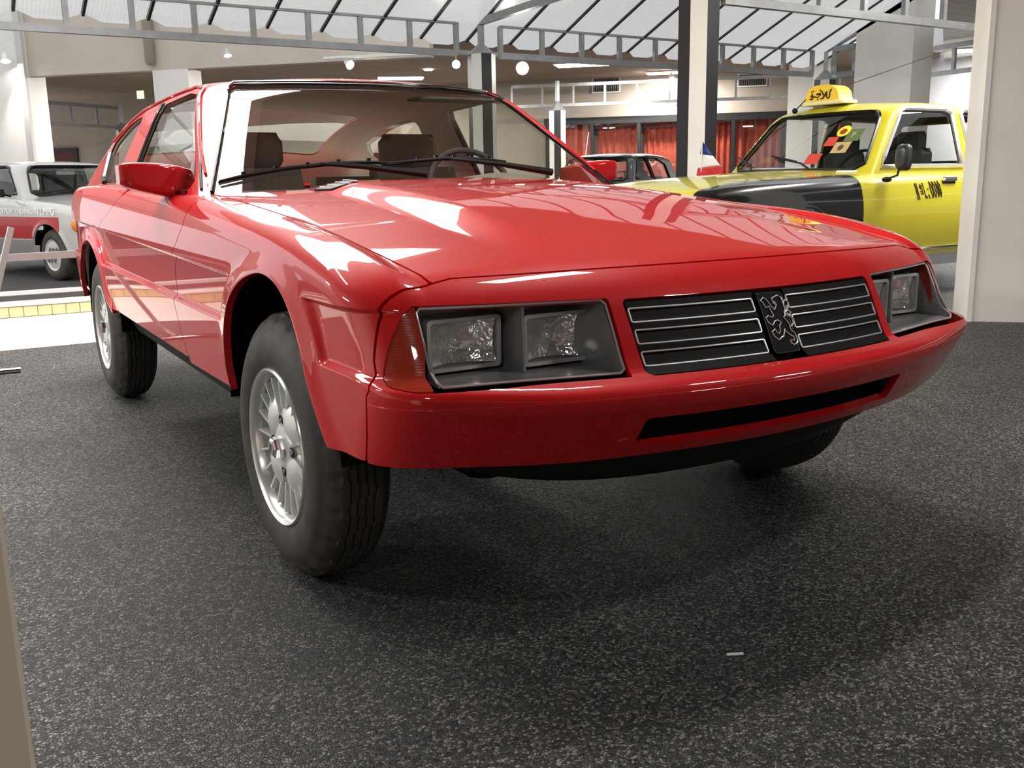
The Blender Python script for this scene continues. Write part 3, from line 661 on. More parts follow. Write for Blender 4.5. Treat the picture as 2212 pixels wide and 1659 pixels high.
def build_coupe():
    root = empty('coupe_car', (0, 0, 0), 0, 'glossy red two-door coupe with black grille and four rectangular headlights', 'car')
    zs_lo = np.concatenate([np.arange(.36, .575, .008), np.arange(.575, .63, .0035)])
    def side_rays(ys, px=-.55, pz=.63, amax=100, step=.014, fine=True):
        O = []; D = []
        zz = zs_lo
        for z in zz: O.append((0, z)); D.append((-1, 0))
        ang = np.arange(0, math.radians(amax), step)
        zfine = np.arange(.6335, .80, .0045) if fine else []
        for z in zfine: O.append((0, z)); D.append((-1, 0))
        if fine: ang = np.arange(math.atan2(.80-pz, .34), math.radians(amax), step)
        for a in ang: O.append((px, pz)); D.append((-math.cos(a), math.sin(a)))
        O = np.array(O); D = np.array(D); ny = len(ys); nv = len(O)
        OO = np.zeros((ny, nv, 3)); DD = np.zeros((ny, nv, 3))
        OO[..., 0] = O[None, :, 0]; OO[..., 2] = O[None, :, 1]; OO[..., 1] = ys[:, None]
        DD[..., 0] = D[None, :, 0]; DD[..., 2] = D[None, :, 1]; return OO, DD
    # ---- fenders
    def k_fender(P):
        x, y, z = P[..., 0], P[..., 1], P[..., 2]; X = np.abs(x)
        k = np.minimum(-g_fascia(P)-G, X-hood_x(y)-G); k = np.minimum(k, y_doorf(z)-y-G)
        k = np.minimum(k, z-.425+.0*y); k = np.minimum(k, -_lut(_AFT, y, z)); k = np.minimum(k, np.where(y > .70, .965-z, 1))
        return k
    ys = np.arange(-.74, .90, .0075)
    def side_rays2(ys):
        zr, zc = z_ridge(ys), z_crease(ys); zl = np.maximum(np.minimum(EC(ys)-.045, .86), zc+.014); na = 120
        cuts = [(np.full_like(ys, .36), 24), (zr-.020, 16), (zr+.030, 13), (zc-.017, 14), (zc+.008, 9)]; rows = []
        for k, (za, n_) in enumerate(cuts):
            zb_ = cuts[k+1][0] if k < len(cuts)-1 else zl
            rows.append(za[:, None]+(zb_-za)[:, None]*(np.arange(n_)/n_)[None])
        rows.append(zl[:, None]); Z = np.concatenate(rows, 1); m1 = Z.shape[1]; N = m1+na
        OO = np.zeros((len(ys), N, 3)); DD = np.zeros_like(OO); OO[..., 1] = ys[:, None]; OO[:, :m1, 2] = Z; DD[:, :m1, 0] = -1
        o = np.zeros((len(ys), 3)); o[:, 1] = ys; o[:, 2] = zl; d = np.zeros_like(o); d[:, 0] = -1
        X = -raycast(Fbody, o, d, .95)[:, 0]; a0 = np.arctan2(zl-.63, np.maximum(X-.55, .1))+.006
        A = a0[:, None]+(math.radians(95)-a0[:, None])*np.linspace(0, 1, na)[None]**1.15
        OO[:, m1:, 0] = -.55; OO[:, m1:, 2] = .63; DD[:, m1:, 0] = -np.cos(A); DD[:, m1:, 2] = np.sin(A)
        return OO, DD
    O, D = side_rays2(ys)
    for mr in (False, True): panel('fender', Fbody, O, D, .9, k_fender, RED, root, mirror=mr, lip=.02)
    # ---- doors
    def k_door(P):
        y, z = P[..., 1], P[..., 2]
        k = np.minimum(y-y_doorf(z)-G, y_doorr(z)-y-G); k = np.minimum(k, z-z_sill(y)); k = np.minimum(k, -_lut(_ART, y, z))
        return np.minimum(k, np.abs(P[..., 0])-.775)
    O, D = side_rays2(np.arange(.60, 2.30, .009))
    doors = [panel('door', Fbody, O, D, .9, k_door, RED, root, mirror=mr, lip=.02) for mr in (False, True)]
    for mr in (False, True): panel('door_lining', Fbody, O, D, .9, k_door, LINER, doors[int(mr)], mirror=mr, lip=0, off=.03, flip=True)
    # ---- rear quarters
    def k_quarter(P):
        y, z = P[..., 1], P[..., 2]
        k = np.minimum(y-y_doorr(z)-G, z-np.interp(y, [1.8, 2.9, 3.0, 3.5], [.44, .44, .46, .47])); k = np.minimum(k, -_lut(_ART, y, z))
        return np.minimum(k, np.abs(P[..., 0])-.70)
    O, D = side_rays2(np.concatenate([np.arange(1.80, 3.0, .009), np.arange(3.0, 3.47, .006)]))
    for mr in (False, True): panel('rear_quarter', Fbody, O, D, .9, k_quarter, RED, root, mirror=mr, lip=.02); panel('quarter_lining', Fbody, O, D, .9, k_quarter, LINER, root, mirror=mr, lip=0, off=.03, flip=True)
    # tail panel
    th = np.linspace(-1.45, 1.45, 150); zz = np.arange(.46, 1.0, .01)
    O = np.zeros((len(th), len(zz), 3)); D = np.zeros_like(O); O[..., 1] = 2.75; O[..., 2] = zz[None]; D[..., 0] = np.sin(th)[:, None]; D[..., 1] = np.cos(th)[:, None]
    panel('tail_panel', Fbody, O, D, 1.3, lambda P: np.minimum(P[..., 1]-3.2, P[..., 2]-.47), RED, root)
    panel('tail_lining', Fbody, O, D, 1.3, lambda P: np.minimum(P[..., 1]-3.1, P[..., 2]-.60), LINER, root, off=.03, lip=0, flip=True)
    # ---- hood
    def k_hood(P):
        x, y = P[..., 0], P[..., 1]; X = np.abs(x)
        return np.minimum(np.minimum(hood_x(y)-X-G, -g_fascia(P)-G), .675+.22*X*X-y)
    xs = np.arange(-.78, .7801, .0075); ys = np.arange(-.72, .85, .0075)
    O = np.zeros((len(xs), len(ys), 3)); O[..., 0] = xs[:, None]; O[..., 1] = ys[None]; O[..., 2] = .5; D = np.zeros_like(O); D[..., 2] = 1
    panel('hood', Fbody, O, D, .6, k_hood, RED, root, lip=.02)
    # cowl (dark strip under the wipers)
    panel('cowl', Fbody, O, D, .6, lambda P: np.minimum(P[..., 1]-(.66+.22*P[..., 0]**2), .77-np.abs(P[..., 0])), BLK, root, off=.012, lip=0)
    # ---- front fascia with openings
    def k_head_open(P, grow=0.0):
        X, z = np.abs(P[..., 0]), P[..., 2]
        return sdround([(.397, .581), (.395, .727), (.775, .730), (.803, .709), (.820, .682), (.833, .64), (.842, .604), (.850, .588), (.82, .582)], X, z, .004)+grow
    def k_grille(P, grow=0.0): return sdround([(-.364, .580), (.364, .580), (.368, .724), (-.368, .724)], P[..., 0], P[..., 2], .012)+grow
    def k_slot(P): return sdround([(-.390, .434), (.390, .434), (.384, .500), (-.384, .500)], P[..., 0], P[..., 2], .005)
    def k_fascia(P):
        z = P[..., 2]; X = np.abs(P[..., 0])
        k = np.minimum(g_fascia(P)-G, z-(.410+.012*S((X-.45)/.4)))
        head = np.where(P[..., 1] < -.60, k_head_open(P), -1)
        return np.minimum(np.minimum(np.minimum(k, -head), -k_grille(P)), -k_slot(P))
    zz = np.concatenate([np.arange(.385, .55, .005), np.arange(.55, .60, .0022), np.arange(.60, .735, .005), np.arange(.735, .80, .0025)])
    xs = np.arange(0, .60, .006); th = np.concatenate([np.arange(0, .5, .013), np.arange(.5, 1.75, .0085)])
    nO = len(xs)+len(th); O = np.zeros((nO, len(zz), 3)); D = np.zeros_like(O)
    O[..., 2] = zz[None]; O[:len(xs), :, 0] = -xs[:, None]; O[:len(xs), :, 1] = -.30; D[:len(xs), :, 1] = -1
    O[len(xs):, :, 0] = -.60; O[len(xs):, :, 1] = -.42; D[len(xs):, :, 0] = -np.sin(th)[:, None]; D[len(xs):, :, 1] = -np.cos(th)[:, None]
    Of, Df = O, D
    # one continuous mesh: mirror the half grid
    O2 = np.concatenate([(O*[-1, 1, 1])[::-1][:-1], O]); D2 = np.concatenate([(D*[-1, 1, 1])[::-1][:-1], D])
    fascia = panel('front_fascia', Fbody, O2, D2, .6, k_fascia, RED, root, lip=.018)
    # black backing behind grille, slot and the lamps
    MB().box((0, -.66, .65), (.74, .05, .16)).build('grille_cavity', VOID, root)
    # ---- indicator lenses
    ORANGE = mat('indicator_lens', (0.33, 0.030, 0.014, 1), rough=0.18, coat=0.6, build=ribbed('z', 420, .25))
    def k_lens(P):
        X, z = np.abs(P[..., 0]), P[..., 2]
        xe = np.interp(z, [.58, .64, .73], [.788, .772, .770])
        return np.minimum(k_head_open(P)-.002, X-xe)
    for mr in (False, True): panel('indicator_lens', Fbody, Of, Df, .6, k_lens, ORANGE, root, off=.002, mirror=mr, lip=.03)
    build_lamps(root); build_grille(root)
    # ---- greenhouse shell (roof, pillars)
    ys = np.concatenate([np.arange(.50, 1.5, .010), np.arange(1.5, 3.62, .014)]); an = np.arange(math.radians(-8), math.radians(90.5), .011)
    O = np.zeros((len(ys), len(an), 3)); D = np.zeros_like(O); O[..., 1] = ys[:, None]; O[..., 2] = .93
    D[..., 0] = -np.cos(an)[None]; D[..., 2] = np.sin(an)[None]
    Og = np.concatenate([O, (O*[-1, 1, 1])[:, ::-1][:, 1:]], 1); Dg = np.concatenate([D, (D*[-1, 1, 1])[:, ::-1][:, 1:]], 1)
    def k_shell(P):
        k = np.minimum(np.minimum(-k_ws(P), -k_rw(P)), np.minimum(-k_door_win(P), -k_q_win(P)))
        return np.minimum(k, np.minimum(P[..., 2]-.925, P[..., 1]-(ws_y(P[..., 0], P[..., 2])-.03)))
    panel('roof_shell', Fglass, Og, Dg, 1.2, k_shell, RED, root, lip=0)
    panel('headliner', Fglass, Og, Dg, 1.2, lambda P: np.minimum(k_shell(P), P[..., 2]-.94), LINER, root, off=.008, lip=0, flip=True)
    def kin(k): return lambda P: k(P)+.012
    panel('windshield', Fglass, Og, Dg, 1.2, kin(lambda P: np.minimum(k_ws(P), P[..., 2]-.93)), GLASS, root, off=.006, lip=0)
    panel('rear_window', Fglass, Og, Dg, 1.2, kin(k_rw), GLASS, root, off=.006, lip=0)
    for mr in (False, True):
        panel('door_window', Fglass, O, D, 1.2, kin(k_door_win), GLASS, doors[int(mr)], off=.012, lip=0, mirror=mr)
        panel('quarter_window', Fglass, O, D, 1.2, kin(k_q_win), GLASS, root, off=.012, lip=0, mirror=mr)
    # trims on the glass edges
    def on_glass(y, z, off=-.003):
        P = raycast(Fglass, np.array([[0, y, z]]), np.array([[-1., 0, 0]]), 1.2, off)[0]; return P
    def trim(name, pts, r, m, par, mr, off=-.002):
        q = []
        for a, b in zip(pts[:-1], pts[1:]):
            for t in np.linspace(0, 1, 9)[:-1]: q.append(on_glass(a[0]*(1-t)+b[0]*t, a[1]*(1-t)+b[1]*t, off))
        q.append(on_glass(*pts[-1], off)); return MB().tube(q, r, 6).build(name, m, par, True, mirror=mr)
    for mr in (False, True):
        trim('window_seal', [(1.885, 1.288), (1.912, 1.25), (1.890, .955)], .011, BLKG, root, mr)
        trim('window_trim', [(1.918, 1.292), (1.938, 1.25), (1.918, .955)], .007, CHR, root, mr)
        trim('window_trim', [(1.866, 1.283), (1.888, 1.25), (1.868, .955)], .004, CHR, root, mr)
        trim('window_seal', [(2.90, 1.125), (2.715, 1.003), (2.64, .987)], .013, BLKG, root, mr)
        trim('window_trim', [(2.925, 1.13), (2.73, .995), (2.65, .977), (2.27, .972), (1.93, .958)], .008, CHR, root, mr)
        trim('belt_trim', [(1.90, .952), (1.5, .95), (.93, .945)], .006, BLKG, root, mr)
        trim('drip_rail', [(.90, 1.0), (1.05, 1.095), (1.375, 1.308), (1.50, 1.324), (1.9, 1.316), (2.3, 1.296), (2.6, 1.262), (3.0, 1.19)], .005, RED, root, mr, -.004)
        trim('pillar_seal', [(.85, .952), (.985, 1.045), (1.37, 1.292)], .005, BLKG, root, mr, -.001)
    # windshield gasket
    q = []
    def on_ws(x, z):
        return np.array([x, ws_y(x, z)-.004, z])
    for t in np.linspace(0, 1, 26): z = .945+t*(1.300-.945); q.append((-(.768-.5968*(z-.945)), z))
    for xx in np.linspace(-.525, .525, 30): q.append((xx, 1.3225-.012*xx*xx))
    for t in np.linspace(1, 0, 26): z = .945+t*(1.300-.945); q.append(((.768-.5968*(z-.945)), z))
    pts = []
    for xx, z in q:
        o = np.array([[xx, ws_y(xx, z)+.3, z]]); pts.append(raycast(Fglass, o, np.array([[0, -1., 0]]), .6, -.002)[0])
    MB().tube(pts, .0045, 6).build('windshield_gasket', BLKG, root, True)
    pts2 = [p+np.array([0, -.004, .008]) for p in pts[24:58]]
    MB().tube(pts2, .004, 6).build('windshield_trim', CHR, root, True)
    # sills, underbody, wheel wells
    for sgn in (-1, 1):
        m = MB(); m.add([(sgn*.845, .26, .44), (sgn*.80, .26, .335), (sgn*.60, .26, .335), (sgn*.60, .26, .46), (sgn*.855, 2.06, .47), (sgn*.80, 2.10, .365), (sgn*.60, 2.1, .365), (sgn*.60, 2.1, .48)],
              [(0, 1, 5, 4), (1, 2, 6, 5), (2, 3, 7, 6), (3, 0, 4, 7), (0, 3, 2, 1), (4, 5, 6, 7)])
        m.build('sill', BLK, root)
        for yc, zc_, nm in ((0, .38, 'wheel_well'), (2.50, .36, 'wheel_well')):
            m = MB(); m.lathe([(.415, .55), (.415, .862)], 30, lambda a, b, h: (sgn*h, yc+a, zc_+b), 0, math.pi); m.lathe([(0.0, .55), (.415, .55)], 30, lambda a, b, h: (sgn*h, yc+a, zc_+b), 0, math.pi)
            m.build(nm, VOID, root)
    m = MB(); m.box((0, 1.35, .375), (1.08, 3.5, .19), bev=.03); m.build('underbody', VOID, root)
    m = MB()   # front valance, curved below the bumper
    pr = [(x, -.735+.27*x*x) for x in np.linspace(-.80, .80, 33)]
    V = []; Fq = []
    for i, (x, y) in enumerate(pr):
        e = 1-abs(x/.80)**4
        V += [(x, y-.03, .425), (x*.985, y+.005, .425-.065*e), (x*.96, y+.05, .425-.105*e), (x*.93, y+.14, .425-.125*e), (x*.93, y+.36, .425-.125*e)]
        if i: b = (i-1)*5; Fq += [(b+k, b+k+1, b+5+k+1, b+5+k) for k in range(4)]
    m.add(V, Fq); m.build('front_valance', BLK, root, True)
    # inner dark body: fire wall, floor of cabin, engine bay cover
    m = MB(); m.box((0, .20, .60), (1.0, .9, .22)); m.box((0, .78, .70), (1.45, .04, .40)); m.box((0, 1.9, .50), (1.5, 2.4, .04)); m.build('inner_body', VOID, root)
    slot = MB(); V = []; Fq = []
    for i, x in enumerate(np.linspace(-.42, .42, 25)):
        y = -.80+.27*x*x; V += [(x, y, .42), (x, y+.01, .52)]
        if i: b = (i-1)*2; Fq.append((b, b+2, b+3, b+1))
    slot.add(V, Fq); slot.build('intake_slot', VOID, root)
    build_mirrors(root); build_wheels(root); build_wipers(root); build_interior(root); build_vent(root)
    return root

def ribbed(axis, scale, strength):
    def f(nt, b):
        tc = nd(nt, 'ShaderNodeTexCoord'); wv = nd(nt, 'ShaderNodeTexWave'); wv.wave_type = 'BANDS'; wv.bands_direction = axis.upper()
        wv.inputs['Scale'].default_value = scale/6.283; nt.links.new(tc.outputs['Object'], wv.inputs['Vector'])
        bp = nd(nt, 'ShaderNodeBump'); bp.inputs['Strength'].default_value = strength; bp.inputs['Distance'].default_value = .002
        nt.links.new(wv.outputs['Fac'], bp.inputs['Height']); nt.links.new(bp.outputs[0], b.inputs['Normal'])
    return f

def rrect(x0, x1, z0, z1, r, n=5):
    P = []
    for cx, cz, a0 in ((x1-r, z1-r, 0), (x0+r, z1-r, 90), (x0+r, z0+r, 180), (x1-r, z0+r, 270)):
        for k in range(n): a = math.radians(a0+90*k/(n-1)); P.append((cx+r*math.cos(a), cz+r*math.sin(a)))
    return P

def build_lamps(root):
    LENS = mat('headlamp_glass', (.80, .81, .80, 1), rough=.06, alpha=.16, coat=.5, build=ribbed('x', 700, .25))
    REFL = mat('lamp_reflector', (.92, .92, .90, 1), rough=.12, metal=.85, build=noise_tint(30, .2, .6, 40))
    for sg in (-1, 1):
        yf = lambda x, z: float(front_y(np.array(x), np.array(z)))
        hu = bpy.data.objects.new('headlamp_unit', None)
        # housing: open tray following the body surface, grey
        x0, x1 = .400, .768; zb, zt = .585, .724; m = MB()
        xs = np.linspace(x0, x1, 13); V = []; F = []
        def yb(x): return -.565 if x < .5605 else -.515
        rings = []
        for x in xs:
            rings.append([(sg*x, yf(x, zb+.006)+.012, zb), (sg*x, yb(x), zb+.004), (sg*x, yb(x), zt-.012), (sg*x, yf(x, zt)+.016, zt)])
        for r_ in rings: V += r_
        for i in range(len(xs)-1):
            b = i*4
            for k in range(3): F.append((b+k, b+k+1, b+5+k, b+4+k))
        m.add(V, F)
        # end walls
        for x, xi in ((x0, .412), (x1, .757)):
            m.add([(sg*x, yf(x, zb+.006)+.012, zb), (sg*xi, yb(x), zb+.004), (sg*xi, yb(x), zt-.012), (sg*x, yf(x, zt)+.016, zt)], [(0, 1, 2, 3)])
        hs = m.build('lamp_housing', GREYP, root)
        # bright rim around the housing
        pts = []
        for (x, z) in [(x, zb) for x in np.linspace(x0+.008, x1-.008, 10)]+[(x1, z) for z in np.linspace(zb+.008, zt-.008, 8)]+[(x, zt) for x in np.linspace(x1-.008, x0+.008, 10)]+[(x0, z) for z in np.linspace(zt-.008, zb+.008, 8)]:
            pts.append((sg*x, yf(x, max(z, .592))+.009, z))
        MB().tube(pts, .0028, 6, closed=True).build('housing_rim', SILV, hs, True)
        # divider between the lamps
        MB().add([(sg*.557, -.660, zb+.002), (sg*.563, -.660, zb+.002), (sg*.563, -.52, zb), (sg*.557, -.52, zb), (sg*.557, -.655, zt-.004), (sg*.563, -.655, zt-.004), (sg*.563, -.52, zt-.008), (sg*.557, -.52, zt-.008)],
                 [(3, 2, 1, 0), (4, 5, 6, 7), (0, 1, 5, 4), (1, 2, 6, 5), (2, 3, 7, 6), (3, 0, 4, 7)]).build('lamp_divider', GREYP, hs)
        for (a, b, yl) in ((.384, .550, -.640), (.572, .738, -.590)):
            a, b = a+.006, b+.006; za, zb2 = .594, .699
            P = rrect(a, b, za, zb2, .010); Pi = rrect(a+.007, b-.007, za+.007, zb2-.007, .008); n = len(P)
            m = MB(); V = [(sg*x, yl+.065, z) for x, z in P]+[(sg*x, yl-.010, z) for x, z in P]+[(sg*x, yl-.012, z) for x, z in Pi]+[(sg*x, yl-.004, z) for x, z in Pi]
            F = []
            for k in range(3):
                for i in range(n): F.append((k*n+i, k*n+(i+1) % n, (k+1)*n+(i+1) % n, (k+1)*n+i))
            hl = m.add(V, F).build('headlight', mat('lamp_bezel', (.72, .72, .71, 1), rough=.25, metal=.6), root, True)
            tag(hl, 'rectangular headlight with silver bezel')
            # reflector bowl
            m = MB(); nx, nz = 24, 16; V = []; F = []
            for i in range(nx+1):
                for j in range(nz+1):
                    x = a+.007+(b-a-.014)*i/nx; z = za+.007+(zb2-za-.014)*j/nz; u = 2*i/nx-1; v = 2*j/nz-1
                    V.append((sg*x, yl+.055*(1-.95*max(u*u, 0)*.8-.25*v*v)-.004*math.cos(u*9)*0, z))
            for i in range(nx):
                for j in range(nz): q = i*(nz+1)+j; F.append((q, q+nz+1, q+nz+2, q+1))
            m.add(V, F).build('reflector', REFL, hl, True)
            # bulb cap
            m = MB().sph((sg*(a+b)/2, yl+.03, (za+zb2)/2), .013, 12, 8).build('bulb', mat('bulb_glass', (.8, .8, .78, 1), rough=.1, metal=.6), hl, True)
            # lens: vertical flutes modelled
            m = MB(); nx, nz = 60, 14; V = []; F = []
            for i in range(nx+1):
                for j in range(nz+1):
                    u = i/nx; v = j/nz; x = a+.006+(b-a-.012)*u; z = za+.006+(zb2-za-.012)*v
                    V.append((sg*x, yl-.005-.004*(1-(2*u-1)**4)*(1-(2*v-1)**4)-.0007*math.sin(u*60*math.pi/2), z))
            for i in range(nx):
                for j in range(nz): q = i*(nz+1)+j; F.append((q, q+nz+1, q+nz+2, q+1))
            m.add(V, F).build('lens', LENS, hl, True)
        bpy.data.objects.remove(hu)

def surf_pt(x, z, off=0.0):
    return np.array([x, float(front_y(np.array(x), np.array(z)))-off, z])
LION_PX = [(880,495),(840,515),(780,550),(795,590),(835,605),(855,645),(825,715),(780,670),(735,610),(690,560),(650,545),(615,595),(650,620),(690,690),(740,670),(770,730),(810,800),(790,828),(730,805),(695,838),(730,905),(795,945),(830,880),(870,863),(930,895),(900,945),(915,1015),(900,1060),(865,1040),(832,995),(790,1040),(830,1105),(900,1152),(950,1100),(965,1112),(985,990),(1015,1035),(1075,1075),(1130,1100),(1135,1150),(1070,1150),(1085,1185),(1130,1215),(1185,1180),(1185,1120),(1135,1030),(1100,1020),(1068,975),(1050,910),(1000,850),(965,815),(992,790),(975,740),(992,700),(960,620),(935,530)]
TAIL_PX = [(965,640),(975,575),(1005,560),(1042,600),(1035,670),(1000,740),(1030,790),(1075,790),(1108,830),(1120,890),(1090,945),(1060,945)]
TAIL2_PX = [(1000,640),(1025,710),(1090,738),(1040,775)]
def build_grille(root):
    m = MB(); V = []; F = []
    xs = np.linspace(-.372, .372, 31); zs = np.linspace(.574, .730, 8)
    for x in xs:
        for z in zs: V.append(surf_pt(x, max(z, .592), -.016)-np.array([0, 0, 0]) if True else 0)
    V = []
    for x in xs:
        for z in zs: p = surf_pt(x, max(z, .590), -.020); p[2] = z; V.append(p)
    for i in range(len(xs)-1):
        for j in range(len(zs)-1): q = i*len(zs)+j; F.append((q, q+len(zs), q+len(zs)+1, q+1))
    SLATM = mat('grille_black', (.006, .006, .006, 1), rough=.6, spec=.15)
    g = m.add(V, F).build('grille', SLATM, root, True); tag(g, 'black front grille with silver outlined slats')
    for sg in (-1, 1):
        for k in range(3):
            zt = .7045-k*.0415; zb = zt-.0265; x0, x1 = .051, .3585-.0006*k
            P = rrect(x0, x1, zb, zt, .0035, 3); pts = []
            for i in range(len(P)):
                a, b = P[i], P[(i+1) % len(P)]; L = math.hypot(b[0]-a[0], b[1]-a[1]); nn = max(1, int(L/.02))
                for t in range(nn): x = a[0]+(b[0]-a[0])*t/nn; z = a[1]+(b[1]-a[1])*t/nn; pts.append(surf_pt(sg*x, z, -.004))
            fr = MB().tube(pts, .0024, 6, closed=True).build('slat_outline', SILV, g, True)
            # tilted slat inside each outline
            m = MB(); V = []; F = []
            for i, x in enumerate(np.linspace(x0, x1, 13)):
                a = surf_pt(sg*x, zt, -.010); b = surf_pt(sg*x, zb, -.002); V += [a, b]
                if i: q = (i-1)*2; F.append((q, q+2, q+3, q+1))
            m.add(V, F).build('slat', SLATM, g)
            # bars between the slats
        for k in range(4):
            zt = .7180-k*.0415; m = MB(); V = []; F = []
            hgt = .0125
            for i, x in enumerate(np.linspace(.047, .362, 13)):
                a = surf_pt(sg*x, zt, -.002); b = surf_pt(sg*x, zt-hgt, -.002); c = surf_pt(sg*x, zt-hgt, -.016); d = surf_pt(sg*x, zt, -.016); V += [a, b, c, d]
                if i: q = (i-1)*4; F += [(q, q+4, q+5, q+1), (q+1, q+5, q+6, q+2), (q+3, q+7, q+4, q)]
            m.add(V, F).build('grille_bar', SLATM, g)
    # emblem plate and lion
    P = rrect(-.037, .037, .592, .714, .006, 4)
    m = MB(); m.prism(P, lambda p: surf_pt(p[0], p[1], -.012), lambda p: surf_pt(p[0], p[1], .002)); pl = m.build('emblem_plate', SLATM, root)
    MB().tube([surf_pt(p[0], p[1], .002) for p in P], .0008, 4, closed=True).build('plate_edge', mat('dark_edge', (.06, .06, .06, 1), rough=.3), pl)
    # map emblem drawing into plate coordinates: affine from three plate corners of the photo zoom
    A = np.array([[560, 490, 1], [940, 440, 1], [1228, 1290, 1], [850, 1355, 1]], float); B = np.array([[-.037, .714], [.037, .714], [.037, .592], [-.037, .592]])
    M = np.linalg.lstsq(A, B, rcond=None)[0]
    def mp(p, off): q = np.array([p[0], p[1], 1.0])@M; return surf_pt(q[0], q[1], off)
    lion = MB().tube([mp(p, .0035) for p in LION_PX], .00135, 5, closed=True)
    lion.tube([mp(p, .0035) for p in TAIL_PX], [.0014, .0016, .0022, .0022, .002, .002, .0032, .003, .0028, .0024, .0018, .0014], 5)
    lion.tube([mp(p, .0035) for p in TAIL2_PX], .0018, 5)
    lion.tube([mp(p, .0035) for p in [(835, 605), (800, 620), (830, 640), (810, 600)]], .0009, 4)
    lo = lion.build('lion_emblem', mat('emblem_silver', (.88, .88, .88, 1), rough=.25, metal=.35), pl, True); tag(lo, 'chrome outline of an upright lion')

def build_mirrors(root):
    # teardrop box mirrors on the doors: loft of rounded rectangles along x
    def mirror(sg):
        secs = [(-.74, 1.10, .095, .02, .965), (-.80, 1.085, .112, .04, .974), (-.85, 1.085, .108, .05, .983), (-.90, 1.085, .100, .054, .991), (-.95, 1.085, .088, .053, .998), (-.978, 1.085, .076, .047, 1.0015), (-.990, 1.085, .060, .032, 1.002)]
        n = 20; V = []; F = []
        for (x, yc, hz, hy, zc_) in secs:
            for k in range(n):
                a = 2*math.pi*k/n; c, s_ = math.cos(a), math.sin(a); e = .32
                dy = hy*math.copysign(abs(c)**e, c); dz = hz*.5*math.copysign(abs(s_)**e, s_)
                V.append((x*(-sg) if sg > 0 else x, yc+dy, zc_+dz))
        L = len(secs)
        for i in range(L-1):
            for k in range(n): F.append((i*n+k, i*n+(k+1) % n, (i+1)*n+(k+1) % n, (i+1)*n+k))
        F += [tuple(range(n)), tuple(range((L-1)*n, L*n))[::-1]]
        if sg < 0: F = [tuple(reversed(f)) for f in F]
        o = mobj('door_mirror', V, F, RED, root, True, None, 60)
        mod = o.modifiers.new('sub', 'SUBSURF'); mod.levels = 1; mod.render_levels = 2
        MB().box((sg*.88, 1.137, .992), (.16, .012, .075), bev=.004).build('mirror_glass', CHR, o)
    mirror(-1); mirror(1)

def tyre_mesh(R, rb, wd):
    """profile along the axle (h: 0 outer face .. wd inner) lathe with zig-zag tread"""
    prof = [(rb, .012), (rb+.012, .004), (rb+.030, -.002), (rb+.055, -.004), (rb+.078, 0.0), (rb+.092, .006), (rb+.096, .010), (R-.026, .018), (R-.014, .028), (R-.006, .040)]
    tread = [(R-.003*abs(2*t-1)**2, .044+(wd-.088)*t) for t in np.linspace(0, 1, 25)]
    inner = [(r_, wd-h) for r_, h in prof[::-1]]
    full = prof+tread+inner; n = 288; V = []; F = []; M = len(full); T0 = len(prof); T1 = T0+len(tread)
    for i in range(n):
        a = 2*math.pi*i/n
        for k, (r_, h) in enumerate(full):
            rr = r_
            if T0 <= k < T1:
                t = (h-.044)/(wd-.088); zz = .05*(abs(((i/12.0) % 1)*2-1)-.5)
                for c in (.2, .4, .6, .8):
                    if abs(t+zz-c) < .022: rr = r_-.008
            elif k in (T0-1, T0-2, T1, T1+1):
                if (i % 12) < 3: rr = r_-.006
            V.append((rr*math.cos(a), rr*math.sin(a), h))
    for i in range(n):
        j = (i+1) % n
        for k in range(M-1): F.append((i*M+k, j*M+k, j*M+k+1, i*M+k+1))
    return V, F

